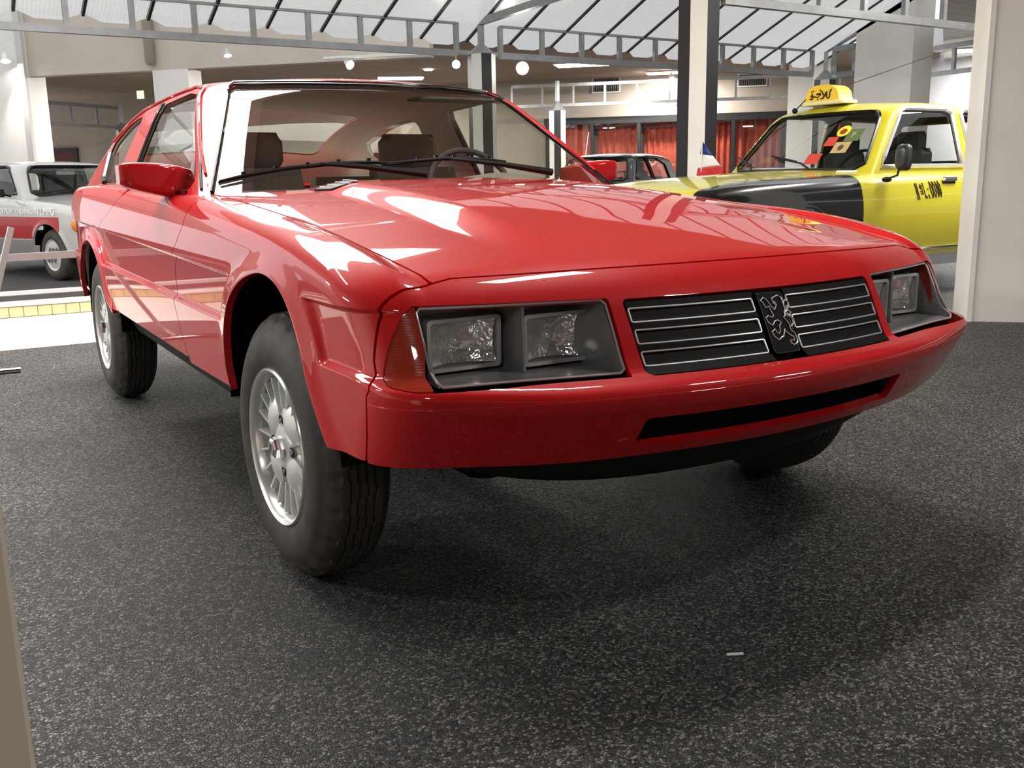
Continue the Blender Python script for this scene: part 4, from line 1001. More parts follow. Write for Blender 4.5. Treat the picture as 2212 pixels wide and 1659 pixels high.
def build_wheels(root):
    TY = mat('tyre_rubber', (.052, .046, .040, 1), rough=.62, spec=.35, build=noise_tint(14, .25, .1, 200))
    AL = mat('wheel_alloy', (.72, .73, .71, 1), rough=.35, metal=.45)
    ALD = mat('wheel_alloy_dark', (.40, .405, .40, 1), rough=.45, metal=.5)
    POL = mat('wheel_polished_lip', (.82, .82, .80, 1), rough=.26, metal=.7)
    R, wd = .33, .185
    tv, tf = tyre_mesh(R, .190, wd)
    def meshes():
        d = {}
        d['tyre'] = (tv, tf, TY, 40)
        lip = MB().lathe([(.176, .030), (.180, .014), (.186, .004), (.1925, 0), (.196, .004), (.197, .014)], 72, lambda a, b, h: (a, b, h)); d['rim_lip'] = (lip.V, lip.F, POL, 40)
        bar = MB().lathe([(.176, .028), (.170, .050), (.165, .085), (.165, .13)], 72, lambda a, b, h: (a, b, h)); bar.lathe([(.165, .10), (.0, .10)], 48, lambda a, b, h: (a, b, h)); d['rim_barrel'] = (bar.V, bar.F, ALD, 40)
        hub = MB()   # four raised petals and the dished centre
        hub.lathe([(.105, .072), (.098, .058), (.085, .048), (.06, .040), (.040, .034), (.0, .034)], 48, lambda a, b, h: (a, b, h))
        for k in range(4):
            a0 = math.pi/4+k*math.pi/2; n = 14; V = []; F = []
            for i in range(n+1):
                t = i/n; r_ = .040+.092*t; hw = .66*math.sin(math.pi*(.30+.50*t))**.8
                for j in range(9):
                    u = j/8*2-1; a = a0+u*hw*(1-.25*t); h = .036-.012*math.sin(math.pi*min(t*1.05, 1))+.010*u*u+.010*t
                    V.append((r_*math.cos(a), r_*math.sin(a), h))
            for i in range(n):
                for j in range(8): q = i*9+j; F.append((q, q+9, q+10, q+1))
            b0 = len(V)
            V += [(x, y, h+.020) for x, y, h in V]
            edge = [j for j in range(9)]+[i*9+8 for i in range(1, n+1)]+[n*9+j for j in range(7, -1, -1)]+[i*9 for i in range(n-1, 0, -1)]
            for e in range(len(edge)): p, q = edge[e], edge[(e+1) % len(edge)]; F.append((p, q, b0+q, b0+p))
            hub.add(V, F)
        d['hub_disc'] = (hub.V, hub.F, AL, 35)
        return d
    D = meshes()
    fin = MB()
    fin.add([(.096, -.0032, .040), (.172, -.0028, .034), (.172, .0028, .034), (.096, .0032, .040), (.096, -.0045, .075), (.172, -.004, .075), (.172, .004, .075), (.096, .0045, .075)],
            [(0, 1, 2, 3)[::-1], (0, 1, 5, 4), (1, 2, 6, 5), (2, 3, 7, 6), (3, 0, 4, 7)])
    hole = MB().lathe([(.014, .0365), (.012, .0385), (.0, .0385)], 16, lambda a, b, h: (.066+a, b, h))
    bolt = MB().lathe([(.0, .034), (.006, .034), (.007, .036), (.007, .045)], 6, lambda a, b, h: (.066+a, b, h))
    cap = MB().lathe([(.0, -.012), (.020, -.012), (.026, -.008), (.028, .0), (.030, .036)], 6, lambda a, b, h: (a, b, h))
    capd = MB().lathe([(.0, -.0135), (.017, -.0135), (.018, -.012)], 24, lambda a, b, h: (a, b, h))
    lio = MB(); M = lambda p: ((p[0]-905)/720*.026, -(p[1]-850)/720*.026, -.0145)
    lio.tube([M(p) for p in LION_PX], .0009, 4, closed=True)
    for b_, dh in ((fin, -.016), (hole, -.016), (bolt, -.016), (cap, .004), (capd, .004), (lio, .004)): b_.V = [(x, y, h+dh) for x, y, h in b_.V]
    D['hub_disc'] = ([(x*1.06, y*1.06, h-.016) for x, y, h in D['hub_disc'][0]],)+D['hub_disc'][1:]
    me_cache = {}
    def add(name, V, F, m, par, ang, rot=0.0):
        key = (name, round(rot, 4))
        o = None
        if name not in me_cache:
            o = mobj(name, V, F, m, par, True, None, ang); me_cache[name] = o.data
        else: o = link(bpy.data.objects.new(name, me_cache[name]), par)
        if rot: o.rotation_euler = (0, 0, rot)
        return o
    for sg in (-1, 1):
        for yc, steer in ((0, -.0151), (2.5218, 0)):
            # wheel local frame: local z points inboard; an Empty part places it
            wh = bpy.data.objects.new('wheel', None); link(wh, root)
            ez = Vector((-sg, 0, 0)); ex = Vector((0, math.cos(steer), 0)) if not steer else Vector((-sg*0, 1, 0))
            ex = Vector((0, 1, 0)); ey = ez.cross(ex)
            m4 = frame4(Vector((sg*.8754, yc, .330)), ex, ey, ez)
            if steer: m4 = Matrix.Translation(m4.translation) @ Matrix.Rotation(-steer, 4, 'Z') @ Matrix.Translation(-m4.translation) @ m4
            wh.matrix_local = m4
            for nm in ('tyre', 'rim_lip', 'rim_barrel', 'hub_disc'): add(nm, *D[nm][:3], wh, D[nm][3])
            for k in range(20): add('rim_fin', fin.V, fin.F, AL, wh, 30, k*math.pi/10+.05)
            for k in range(4):
                add('bolt_hole', hole.V, hole.F, BLK, wh, 30, k*math.pi/2+.02)
                add('wheel_bolt', bolt.V, bolt.F, mat('steel_bolt', (.35, .34, .33, 1), rough=.35, metal=.9), wh, 30, k*math.pi/2+.02)
            add('centre_cap', cap.V, cap.F, CHR, wh, 20); add('cap_disc', capd.V, capd.F, ALD, wh, 20); add('cap_emblem', lio.V, lio.F, CHR, wh, 30)

def build_wipers(root):
    def wp(x, t):   # point on windshield: x and height fraction above base
        z = .965+t; return np.array([x, ws_y(x, z)-.012, z])
    for pts, arm in (([(-.735, .012), (-.66, .028), (-.52, .050), (-.38, .062), (-.27, .066), (-.20, .064)], [(-.43, .057), (-.30, .046), (-.115, .020)]),
                     ([(-.21, .062), (-.10, .070), (0, .076), (.10, .076), (.18, .072), (.25, .066)], [(.02, .070), (.20, .052), (.42, .022)])):
        w_ = MB().tube([wp(x, t) for x, t in pts], [.003, .005, .007, .007, .005, .003], 6)
        o = w_.build('wiper', BLK, root, True)
        b = MB().tube([wp(x, t)+np.array([0, .010, -.004]) for x, t in pts], .0035, 5); b.build('wiper_blade', BLK, o, True)
        q = [wp(x, t)+np.array([0, -.010, .004]) for x, t in arm]; MB().tube(q, [.006, .010, .014], 6).build('wiper_arm', BLK, o, True)
        for k in range(5):
            x, t = pts[1][0]+(pts[-2][0]-pts[1][0])*k/4, np.interp(pts[1][0]+(pts[-2][0]-pts[1][0])*k/4, [p[0] for p in pts], [p[1] for p in pts])
            MB().box(tuple(wp(x, t)+np.array([0, .004, .006])), (.012, .010, .012)).build('wiper_clip', BLKG, o)

def build_vent(root):
    # small slatted air outlet on the passenger side of the cowl
    v = MB(); zt = lambda x, y: float(top_z(np.array(x), np.array(y)))
    pts = [(-.50, .64), (-.40, .66), (-.37, .60), (-.47, .575)]
    v.prism(pts, lambda p: (p[0], p[1], zt(*p)-.01), lambda p: (p[0], p[1], zt(*p)+.006)); o = v.build('air_vent', BLK, root)
    for k in range(4):
        x = -.475+k*.026
        a = (x, .655, zt(x, .655)+.007); b = (x+.018, .585, zt(x, .585)+.007)
        MB().tube([a, b], .003, 6).build('vent_slat', SILV, o)

def build_interior(root):
    TRIM = mat('interior_vinyl', (.085, .075, .065, 1), rough=.6); DASH = mat('dashboard_vinyl', (.045, .042, .04, 1), rough=.65, build=noise_tint(90, .1, .15, 300))
    SEAT = mat('seat_cloth', (.26, .225, .19, 1), rough=.9, build=noise_tint(120, .15, .2, 400))
    # dashboard: rounded shelf
    m = MB(); V = []; F = []
    prof = [(.76, .80), (.76, .925), (.84, .945), (.95, .945), (1.02, .925), (1.04, .87), (1.02, .75)]
    xs = np.linspace(-.72, .72, 17)
    for x in xs:
        for (y, z) in prof: V.append((x, y+.08*x*x, z+(.012 if .12 < x < .55 and z > .9 else 0)))
    n = len(prof)
    for i in range(len(xs)-1):
        for k in range(n-1): q = i*n+k; F.append((q, q+n, q+n+1, q+1))
    m.add(V, F).build('dashboard', DASH, root, True)
    # instrument hood
    V = []; F = []
    for i, y in enumerate((.86, .95, 1.03, 1.06)):
        hh = (.02, .055, .05, .02)[i]
        for k in range(9): t = k/8; V.append((.36+.22*(2*t-1), y, .94+hh*math.sin(math.pi*t)**.5))
    for i in range(3):
        for k in range(8): q = i*9+k; F.append((q, q+1, q+10, q+9))
    MB().add(V, F).build('instrument_hood', SEAT, root, True)
    # steering wheel
    c = np.array([.36, 1.17, .92]); t = math.radians(62); ey = np.array([0, math.cos(t), math.sin(t)]); pts = []
    for k in range(32): a = 2*math.pi*k/32; pts.append(c+np.array([1, 0, 0])*.19*math.cos(a)+ey*.19*math.sin(a))
    sw = MB().tube(pts, .012, 8, closed=True).build('steering_wheel', TRIM, root, True)
    hubm = MB().tube([c+np.array([-.19, 0, 0]), c+np.array([0, -.02, -.01]), c+np.array([.19, 0, 0])], .012, 6); hubm.tube([c, c+np.array([0, -.25, -.12])], .025, 8); hubm.build('steering_hub', TRIM, sw, True)
    for sx in (-.36, .36):
        for yb_, nm in ((1.62, 'front_seat'), (2.38, 'rear_seat')):
            m = MB(); m.box((sx, yb_-.22, .60), (.48, .50, .16), bev=.05); st = m.build(nm, SEAT, root, True)
            m = MB(); V = []; F = []
            hgt = 1.03 if nm == 'front_seat' else 1.0
            for i, z in enumerate(np.linspace(.62, hgt, 6)):
                for k in range(12):
                    a = 2*math.pi*k/12; V.append((sx+.23*(1-.12*(i/5)**2)*math.copysign(abs(math.cos(a))**.5, math.cos(a)), yb_+.25*(z-.6)+.065*math.copysign(abs(math.sin(a))**.6, math.sin(a)), z))
            for i in range(5):
                for k in range(12): F.append((i*12+k, i*12+(k+1) % 12, (i+1)*12+(k+1) % 12, (i+1)*12+k))
            F.append(tuple(range(60, 72))); m.add(V, F).build('backrest', SEAT, st, True)
            if nm == 'front_seat':
                MB().box((sx, yb_+.14, 1.10), (.28, .09, .15), bev=.035).build('headrest', SEAT, st, True)
    # sun visor
    MB().box((.34, 1.30, 1.285), (.34, .12, .012), bev=.004).build('sun_visor', mat('visor_grey', (.10, .095, .09, 1), rough=.8), root)
    # door cards and floor
    for sg in (-1, 1): MB().box((sg*.74, 1.5, .75), (.03, 1.4, .38), bev=.01).build('door_card', TRIM, root)
    MB().box((0, 2.75, .93), (1.25, .35, .03), bev=.01).build('parcel_shelf', TRIM, root)

# ================================================================== BACKGROUND CARS
def car_fields(sp_):
    HW = pchip(*sp_['hw']); E_ = pchip(*sp_['edge']); Cc = pchip(*sp_['crown']); RC = pchip(*sp_['roof']); zb = sp_['belt']
    xe = sp_.get('xe', .7); zm = sp_['zmid']; ks, kl = sp_['kside']; fy0, fb, fl = sp_['front']; ry0 = sp_['rear']
    arches = [(y, sp_['arch_z'], sp_['arch_r']) for y in sp_['axles']]
    def arch(y, z):
        d = np.full(np.shape(y), -9.)
        for (ya, za, ra) in arches: d = np.maximum(d, ra-np.hypot(y-ya, np.maximum(z-za, 0)*1.02))
        return d
    def Fb(P):
        x, y, z = P[..., 0], P[..., 1], P[..., 2]; X = np.abs(x)
        up = np.maximum(z-zm, 0); lo = np.maximum(zm-z, 0)
        a = HW(y)-ks*up*up-kl*lo*lo-X+sp_.get('flare', .012)*np.exp(-(np.minimum(arch(y, z), 0)/.035)**2)
        e = E_(y); c = Cc(y); t = (c-(c-e)*np.minimum(X/xe, 1.3)**2-z)*.95
        fr = y-(fy0+fb*X*X+fl*np.maximum(z-.5, 0)); re = ry0-.2*X*X-y
        return smin(smin(smin(a, fr, .10), re, .10), t, sp_.get('ktop', .08))
    w0, wm, wb = sp_['ws']; g0, gm = sp_['gside']; r0, rm_ = sp_['rw']
    def Fg(P):
        x, y, z = P[..., 0], P[..., 1], P[..., 2]; X = np.abs(x)
        s = (g0-gm*(z-zb)-X)*.95; r_ = (RC(y)-.10*X*X-z)*.97; wv = (y-(w0+wm*(z-zb)+wb*X*X))/math.hypot(1, wm); rr = (r0-rm_*(z-zb)-.2*X*X-y)/math.hypot(1, rm_)
        return smin(smin(smin(wv, s, .05), rr, .06), r_, .09)
    return Fb, Fg, arch
def build_bg_car(root, q, mats):
    """body panels, greenhouse, glass, wheels, seats of a background car"""
    Fb, Fg, arch = car_fields(q); zb = q['belt']; y0, y1 = q['span']; res = q.get('res', .022)
    w0, wm, wb = q['ws']; hoodx = q['hoodx']; yd = q['door']; body = mats['body']; side_m = mats.get('fender', body)
    ys = np.arange(y0, y1, res); zz = np.arange(.26, .60, .02)
    def rays(ys):
        O = []; D = []
        for z in zz: O.append((0, z)); D.append((-1, 0))
        for a in np.arange(.06, math.radians(100), .022): O.append((-.45, .58)); D.append((-math.cos(a), math.sin(a)))
        O = np.array(O); D = np.array(D); OO = np.zeros((len(ys), len(O), 3)); DD = np.zeros_like(OO)
        OO[..., 0] = O[None, :, 0]; OO[..., 2] = O[None, :, 1]; OO[..., 1] = ys[:, None]; DD[..., 0] = D[None, :, 0]; DD[..., 2] = D[None, :, 1]; return OO, DD
    O, D = rays(ys); zs = q['sill']
    base = lambda P: np.minimum(P[..., 2]-zs, -arch(P[..., 1], P[..., 2]))
    kf = lambda P: np.minimum(np.minimum(base(P), yd[0]-P[..., 1]-.003), np.abs(P[..., 0])-hoodx-.002)
    kd = lambda P: np.minimum(np.minimum(base(P), np.minimum(P[..., 1]-yd[0]-.003, yd[1]-P[..., 1]-.003)), np.abs(P[..., 0])-q['gside'][0]+.10)
    kq = lambda P: np.minimum(np.minimum(base(P), P[..., 1]-yd[1]-.003), np.abs(P[..., 0])-q['gside'][0]+.10)
    doors = []
    for mr in (False, True):
        panel('fender', Fb, O, D, 1.0, kf, side_m, root, mirror=mr, lip=.015); doors.append(panel('door', Fb, O, D, 1.0, kd, body, root, mirror=mr, lip=.015)); panel('rear_quarter', Fb, O, D, 1.0, kq, body, root, mirror=mr, lip=.015)
        for k_ in list(_PC): 
            if mr and k_[0] in ('fender', 'door', 'rear_quarter'): del _PC[k_]
    xs = np.arange(-hoodx-.05, hoodx+.05, res); yh = np.arange(y0, w0+.35, res); O2 = np.zeros((len(xs), len(yh), 3)); O2[..., 0] = xs[:, None]; O2[..., 1] = yh[None]; O2[..., 2] = .55; D2 = np.zeros_like(O2); D2[..., 2] = 1
    panel('hood', Fb, O2, D2, .7, lambda P: np.minimum(hoodx-np.abs(P[..., 0]), w0+.06+wb*P[..., 0]**2-P[..., 1]), body, root, lip=.015)
    th = np.linspace(-1.3, 1.3, 60); zf = np.arange(.34, .92, .02); O3 = np.zeros((len(th), len(zf), 3)); D3 = np.zeros_like(O3); O3[..., 1] = y0+.45; O3[..., 2] = zf[None]; D3[..., 0] = np.sin(th)[:, None]; D3[..., 1] = -np.cos(th)[:, None]
    panel('front_panel', Fb, O3, D3, 1.2, lambda P: np.minimum(P[..., 2]-.36, y0+.30-P[..., 1]), body, root, lip=0, off=.003)
    # greenhouse
    yg = np.arange(w0-.05, q['rw'][0]+.05, res); an = np.arange(math.radians(-10), math.radians(91), .024)
    Oh = np.zeros((len(yg), len(an), 3)); Dh = np.zeros_like(Oh); Oh[..., 1] = yg[:, None]; Oh[..., 2] = zb; Dh[..., 0] = -np.cos(an)[None]; Dh[..., 2] = np.sin(an)[None]
    Og = np.concatenate([Oh, (Oh*[-1, 1, 1])[:, ::-1][:, 1:]], 1); Dg = np.concatenate([Dh, (Dh*[-1, 1, 1])[:, ::-1][:, 1:]], 1)
    zt = q['ztop']; 
    def kw(P):
        x, y, z = P[..., 0], P[..., 1], P[..., 2]; X = np.abs(x)
        xe = q['gside'][0]-.07-(q['gside'][1]+.03)*(z-zb)
        return np.minimum(smin(smin((xe-X), zt-.02*x*x-z, .09), z-zb-.02+.0*x, .09), (w0+wm*(z-zb)+wb*x*x+.10-y))
    def kr(P):
        x, y, z = P[..., 0], P[..., 1], P[..., 2]; X = np.abs(x); r0, rm_ = q['rw']
        return np.minimum(smin(q['gside'][0]-.12-q['gside'][1]*(z-zb)-X, smin(zt-.05-z, z-zb-.06, .05), .06), y-(r0-rm_*(z-zb)-.2*x*x-.12))
    wins = [lambda P, pl=pl: sdround(pl, P[..., 1], P[..., 2], .03) for pl in q['windows']]
    def ks(P):
        k = np.minimum(-kw(P), -kr(P))
        for f in wins: k = np.minimum(k, -f(P))
        return np.minimum(k, P[..., 2]-zb+.06)
    panel('roof_shell', Fg, Og, Dg, 1.3, ks, body, root, lip=.02)
    panel('headliner', Fg, Og, Dg, 1.3, lambda P: np.minimum(ks(P), P[..., 2]-zb), mats['inside'], root, off=.03, lip=0, flip=True)
    for k_ in list(_PC):
        if k_[0] in ('side_window',): del _PC[k_]
    panel('windshield', Fg, Og, Dg, 1.3, lambda P: kw(P)+.015, mats['glass'], root, off=.008, lip=0)
    panel('rear_window', Fg, Og, Dg, 1.3, lambda P: kr(P)+.015, mats['glass'], root, off=.008, lip=0)
    for i, f in enumerate(wins):
        for mr in (False, True):
            panel('side_window', Fg, Oh, Dh, 1.3, lambda P: f(P)+.012, mats['glass'], root, off=.010, lip=0, mirror=mr)
        for k_ in list(_PC):
            if k_[0] == 'side_window': del _PC[k_]
    # gasket round the windscreen, trims round the side windows
    def gpt(y, z, off=-.004): return raycast(Fg, np.array([[0, y, z]]), np.array([[-1., 0, 0]]), 1.3, off)[0]
    pts = []; n = 40; ztp, zbt = zt-.012, zb+.015
    xw = lambda z: q['gside'][0]-.075-(q['gside'][1]+.03)*(z-zb)
    loop = [(-xw(zbt+.04), zbt+.04)]+[(-xw(z), z) for z in np.linspace(zbt+.08, ztp-.07, 8)]+[(-xw(ztp)+.05, ztp-.012)]+[(x, ztp-.02*x*x) for x in np.linspace(-xw(ztp)+.10, xw(ztp)-.10, 10)]+[(xw(ztp)-.05, ztp-.012)]+[(xw(z), z) for z in np.linspace(ztp-.07, zbt+.08, 8)]+[(xw(zbt+.04), zbt+.04)]+[(x, zbt) for x in np.linspace(xw(zbt)-.07, -xw(zbt)+.07, 12)]
    for x, z in loop:
        o = np.array([[x, w0+wm*(z-zb)+wb*x*x+.3, z]]); pts.append(raycast(Fg, o, np.array([[0, -1., 0]]), .6, -.004)[0])
    MB().tube(pts, .013, 6, closed=True).build('windshield_gasket', BLKG, root, True)
    for i, pl in enumerate(q['windows']):
        for mr in (False, True):
            p2 = []
            for a, b in zip(pl, pl[1:]+pl[:1]):
                for t in np.linspace(0, 1, 7)[:-1]: p2.append(gpt(a[0]*(1-t)+b[0]*t, a[1]*(1-t)+b[1]*t))
            MB().tube(p2, q.get('wtrim', .011), 6, closed=True).build('window_trim', mats['trim'], root, True, mirror=mr)
    # inside: floor, seats, dash
    xs_ = q['gside'][0]-.25
    MB().box((0, (y0+y1)/2, .40), (2*xs_+.2, (y1-y0)*.8, .10)).build('underbody', VOID, root)
    MB().box((0, w0+.22, zb-.10), (2*xs_+.25, .30, .16), bev=.04).build('dashboard', mats['dark'], root, True)
    for sx in (-.34, .34):
        st = MB().box((sx, w0+.85, .62), (.46, .48, .14), bev=.04).build('front_seat', mats['seat'], root, True)
        MB().box((sx, w0+1.10, zb-.10), (.44, .12, .56), bev=.05).build('backrest', mats['seat'], st, True); MB().box((sx, w0+1.13, zb+.235), (.27, .09, .17), bev=.035).build('headrest', mats['seat'], st, True)
    MB().box((0, w0+1.85, zb-.14), (1.1, .16, .44), bev=.05).build('rear_seat', mats['seat'], root, True)
    c = np.array([q.get('steer', .34), w0+.42, zb+.0]); t = math.radians(60); ey = np.array([0, math.cos(t), math.sin(t)])
    sw = MB().tube([c+np.array([.19*math.cos(a), 0, 0])+ey*.19*math.sin(a) for a in np.linspace(0, 2*math.pi, 25)[:-1]], .014, 6, closed=True).build('steering_wheel', mats['dark'], root, True)
    MB().tube([c+np.array([-.18, 0, 0]), c+np.array([.18, 0, 0])], .014, 6).build('steering_spoke', mats['dark'], sw, True)
    # wheels
    TY = MATS['tyre_rubber']; R = q['wheel_r']; tvv, tff = None, None
    prof = [(R*.60, .01), (R*.66, 0), (R*.80, -.004), (R*.93, .012), (R, .04), (R, .13), (R*.93, .158), (R*.6, .16)]
    for sg in (-1, 1):
        for ya in q['axles']:
            wh = link(bpy.data.objects.new('wheel', None), root); ez = Vector((-sg, 0, 0)); ex_ = Vector((0, 1, 0)); wh.matrix_local = frame4(Vector((sg*q['wheel_x'], ya, R)), ex_, ez.cross(ex_), ez)
            MB().lathe(prof, 40, lambda a, b, h: (a, b, h)).build('tyre', TY, wh, True)
            MB().lathe([(0, .004), (R*.30, .006), (R*.54, .014), (R*.57, .008), (R*.61, .006), (R*.62, .02)], 40, lambda a, b, h: (a, b, h)).build('wheel_cover', mats['rim'], wh, True)
            for k in range(3): MB().box(((k-1)*R*.26, (k-1)*R*.10*0, .0035), (R*.16, R*.62, .006), rz=.5).build('cover_slot', mat('slot_grey', (.10, .10, .10, 1), rough=.5), wh)
            MB().lathe([(0, .20), (R*1.2, .20), (R*1.2, .03)], 30, lambda a, b, h: (a, b, h), 0 if sg < 0 else math.pi, math.pi if sg < 0 else 2*math.pi).build('wheel_well', VOID, wh)
    return Fb, Fg, doors

def build_taxi():
    YEL = mat('taxi_yellow', (.54, .475, .030, 1), rough=.3, coat=.8); BLKC = mat('taxi_black', (.010, .011, .013, 1), rough=.2, coat=.8)
    root = empty('taxi_car', (3.9, 3.5, 0), math.radians(-90), 'yellow taxi with black front fender and yellow roof sign', 'car')
    q = dict(hw=([-1.1, -.8, -.5, 0, 1, 3, 3.8], [.80, .86, .885, .895, .90, .885, .82]), edge=([-1.1, -.95, -.84, -.5, .1, .6, 1.0, 3.0, 3.8], [.76, .85, .885, .925, .95, .965, .985, .985, .95]),
             crown=([-1.1, -.8, -.5, 0, .6, 1.0, 3.8], [.80, .915, .96, .99, 1.015, 1.02, .98]), roof=([.6, 1.0, 1.3, 1.7, 2.3, 2.9, 3.3], [1.45, 1.525, 1.55, 1.565, 1.56, 1.52, 1.44]),
             belt=1.0, zmid=.66, kside=(.75, .5), front=(-1.05, .15, .10), rear=3.75, axles=(0, 2.93), arch_z=.34, arch_r=.36, ws=(.73, .90, .17), gside=(.775, .30), rw=(3.30, .9),
             span=(-1.1, 3.75), sill=.34, door=(.60, 1.86), hoodx=.70, ztop=1.485, wheel_r=.325, wheel_x=.84, xe=.75, steer=.36, wtrim=.018,
             windows=[[(.93, 1.03), (1.30, 1.46), (1.37, 1.485), (1.88, 1.485), (1.945, 1.45), (1.95, 1.03)], [(2.09, 1.03), (2.06, 1.45), (2.11, 1.48), (2.62, 1.47), (2.87, 1.15), (2.84, 1.03)]])
    mats = dict(body=YEL, fender=BLKC, inside=mat('taxi_inside', (.05, .045, .04, 1), rough=.8), glass=mat('taxi_glass', build=glass_build((.84, .85, .84, 1), 1.5)), trim=mat('bright_trim', (.85, .85, .84, 1), rough=.2, metal=.6), dark=BLK, seat=mat('dark_seat', (.03, .03, .028, 1), rough=.8), rim=SILV)
    Fb, Fg, doors = build_bg_car(root, q, mats)
    dl = doors[1]                       # the door facing the viewer (local +x)
    def onside(y, z, off=-.004): P = raycast(Fb, np.array([[0, y, z]]), np.array([[1., 0, 0]]), 1.2, off)[0]; return P
    # chrome belt, sill strip, handle
    MB().tube([onside(y, .992)*[1, 1, 1] for y in np.linspace(.66, 1.85, 14)], .012, 6).build('belt_chrome', CHR, root, True)
    MB().tube([onside(y, .385) for y in np.linspace(.42, 2.5, 14)], .013, 6).build('sill_chrome', CHR, root, True)
    h = onside(1.66, .925, -.02); hd = MB().box(tuple(h), (.03, .17, .035), bev=.008).build('door_handle', CHR, dl, True); MB().box(tuple(h+np.array([-.012, 0, -.028])), (.02, .17, .02), bev=.005).build('handle_recess', BLK, hd)
    # door lettering, hand painted, tall and narrow
    INK = mat('sign_ink', (.03, .012, .008, 1), rough=.6); H0, W_ = .845, .0056
    def L2(u, v): return onside(1.215+u, H0+v, -.003)            # u along the door, v up
    k = .0000535*5.55
    def trace(px): return [L2((p[0]-320)/15.8*.0057, -(p[1]-600)/15.8*.00475) for p in px]
    strokes = [[(330, 430), (395, 850)], [(385, 425), (455, 845)], [(330, 430), (455, 845)], [(510, 460), (480, 520), (530, 575), (555, 520), (510, 460)], [(500, 640), (570, 620)], [(520, 700), (600, 680)], [(560, 580), (570, 720)], [(595, 415), (660, 770), (690, 825), (710, 760)], [(750, 570), (765, 600)], [(765, 720), (805, 825)],
               [(840, 390), (850, 600), (915, 820), (945, 700), (900, 500), (840, 390)], [(940, 385), (950, 600), (1015, 815), (1045, 690), (1000, 500), (940, 385)], [(1040, 390), (1060, 480), (1115, 800), (1140, 690), (1100, 500), (1040, 390)], [(1130, 375), (1150, 560), (1200, 800), (1225, 690), (1190, 480), (1130, 375)]]
    m = MB()
    for s_ in strokes: m.tube(trace(s_), .0042, 5)
    tag(m.build('door_lettering', INK, dl, True), 'hand-painted black taxi number lettering')
    # roof sign
    sg = empty('sign_tmp', (0, 0, 0)); bpy.data.objects.remove(sg)
    yb, zb = 1.20, 1.562
    V = []; n = 16
    prof = []
    for i in range(n+1):
        t = i/n; x = -.20+.40*t; hgt = .135*(1-abs(2*t-1)**3.2)**.55; prof.append((x, hgt))
    SIGN = mat('sign_yellow', (.80, .52, .03, 1), rough=.35, emit=(.9, .55, .05, 1), estr=.08)
    poly = [(-.20, 0)]+[(x, max(h_, .0)) for x, h_ in prof[1:-1]]+[(.20, 0)]
    so = MB().prism(poly, lambda p: (-.08+p[0]*.95, yb, zb+.02+p[1]), lambda p: (-.08+p[0]*.95, yb+.17, zb+.02+p[1]*.98)).build('roof_sign', SIGN, root, True)
    MB().box((-.08, yb+.085, zb+.008), (.45, .20, .030), bev=.006).build('sign_base', mat('cream_base', (.80, .72, .40, 1), rough=.5), so)
    def arab(px): return [(-.08-.19+.38*(p[0]-490)/960*1.0+0, yb-.003, zb+.02+.135*(880-(p[1]+ (p[0]-490)*.10))/560) for p in px]
    st = [[(1240, 410), (1200, 500), (1190, 680), (1150, 730), (1115, 690), (1110, 500)], [(1110, 500), (1060, 640), (1010, 735), (950, 740)], [(985, 490), (1040, 640), (1010, 735)], [(935, 440), (960, 480)], [(950, 560), (880, 570), (840, 590), (960, 610), (880, 690), (800, 680)], [(870, 760), (885, 765)], [(800, 680), (770, 660), (740, 700), (720, 770), (660, 745)], [(740, 700), (720, 570), (680, 660), (740, 700)], [(700, 500), (715, 505)], [(750, 480), (765, 485)]]
    m = MB()
    for s_ in st: m.tube(arab(s_), .0065, 5)
    tag(m.build('sign_lettering', INK, so, True), 'black Arabic lettering on the sign front')
    # aerial
    ae = MB().tube([(-.32, 1.15, 1.52), (-.25, 1.2, 1.61), (.22, 2.45, 2.03)], [.005, .004, .002], 6).build('aerial', BLK, root, True); MB().sph((-.32, 1.15, 1.52), .025, 8, 6).build('aerial_base', BLK, ae, True)
    # door mirror on its stalk
    mm = MB(); c = np.array([.965, .93, 1.09]); n = 14
    Vv = []
    for (dy, s1) in ((-.035, .55), (-.025, .85), (0, 1.0), (.02, 1.0)):
        for k_ in range(n): a = 2*math.pi*k_/n; Vv.append((c[0]+.065*s1*math.copysign(abs(math.cos(a))**.6, math.cos(a)), c[1]+dy, c[2]+.10*s1*math.copysign(abs(math.sin(a))**.6, math.sin(a))))
    Fq = [(i*n+k_, i*n+(k_+1) % n, (i+1)*n+(k_+1) % n, (i+1)*n+k_) for i in range(3) for k_ in range(n)]+[tuple(range(n))[::-1], tuple(range(3*n, 4*n))]
    mo = mm.add(Vv, Fq).build('door_mirror', mat('mirror_black', (.03, .03, .03, 1), rough=.3), root, True, 60)
    MB().tube([(.955, .92, 1.06), (.945, .90, .96), (.90, .85, .935)], .009, 6).build('mirror_stalk', BLK, mo, True); MB().sph((.905, .835, .93), .035, 10, 6, (.6, 1.6, .6)).build('mirror_foot', BLK, mo, True)
    # wipers
    def onws(x, z): return np.array([x, q['ws'][0]+q['ws'][1]*(z-1.0)+q['ws'][2]*x*x-.02, z])
    for xa, xb in ((.28, -.22), (-.42, -.70)):
        o = MB().tube([onws(xa, 1.0), onws((xa+xb)/2+.08, 1.07), onws(xb, 1.12 if xb > -.5 else 1.10)], [.010, .008, .005], 6).build('wiper', BLK, root, True)
        MB().tube([onws(xb+(xa-xb)*.55, 1.085), onws(xb-.06, 1.14)], .007, 6).build('wiper_blade', BLK, o, True)
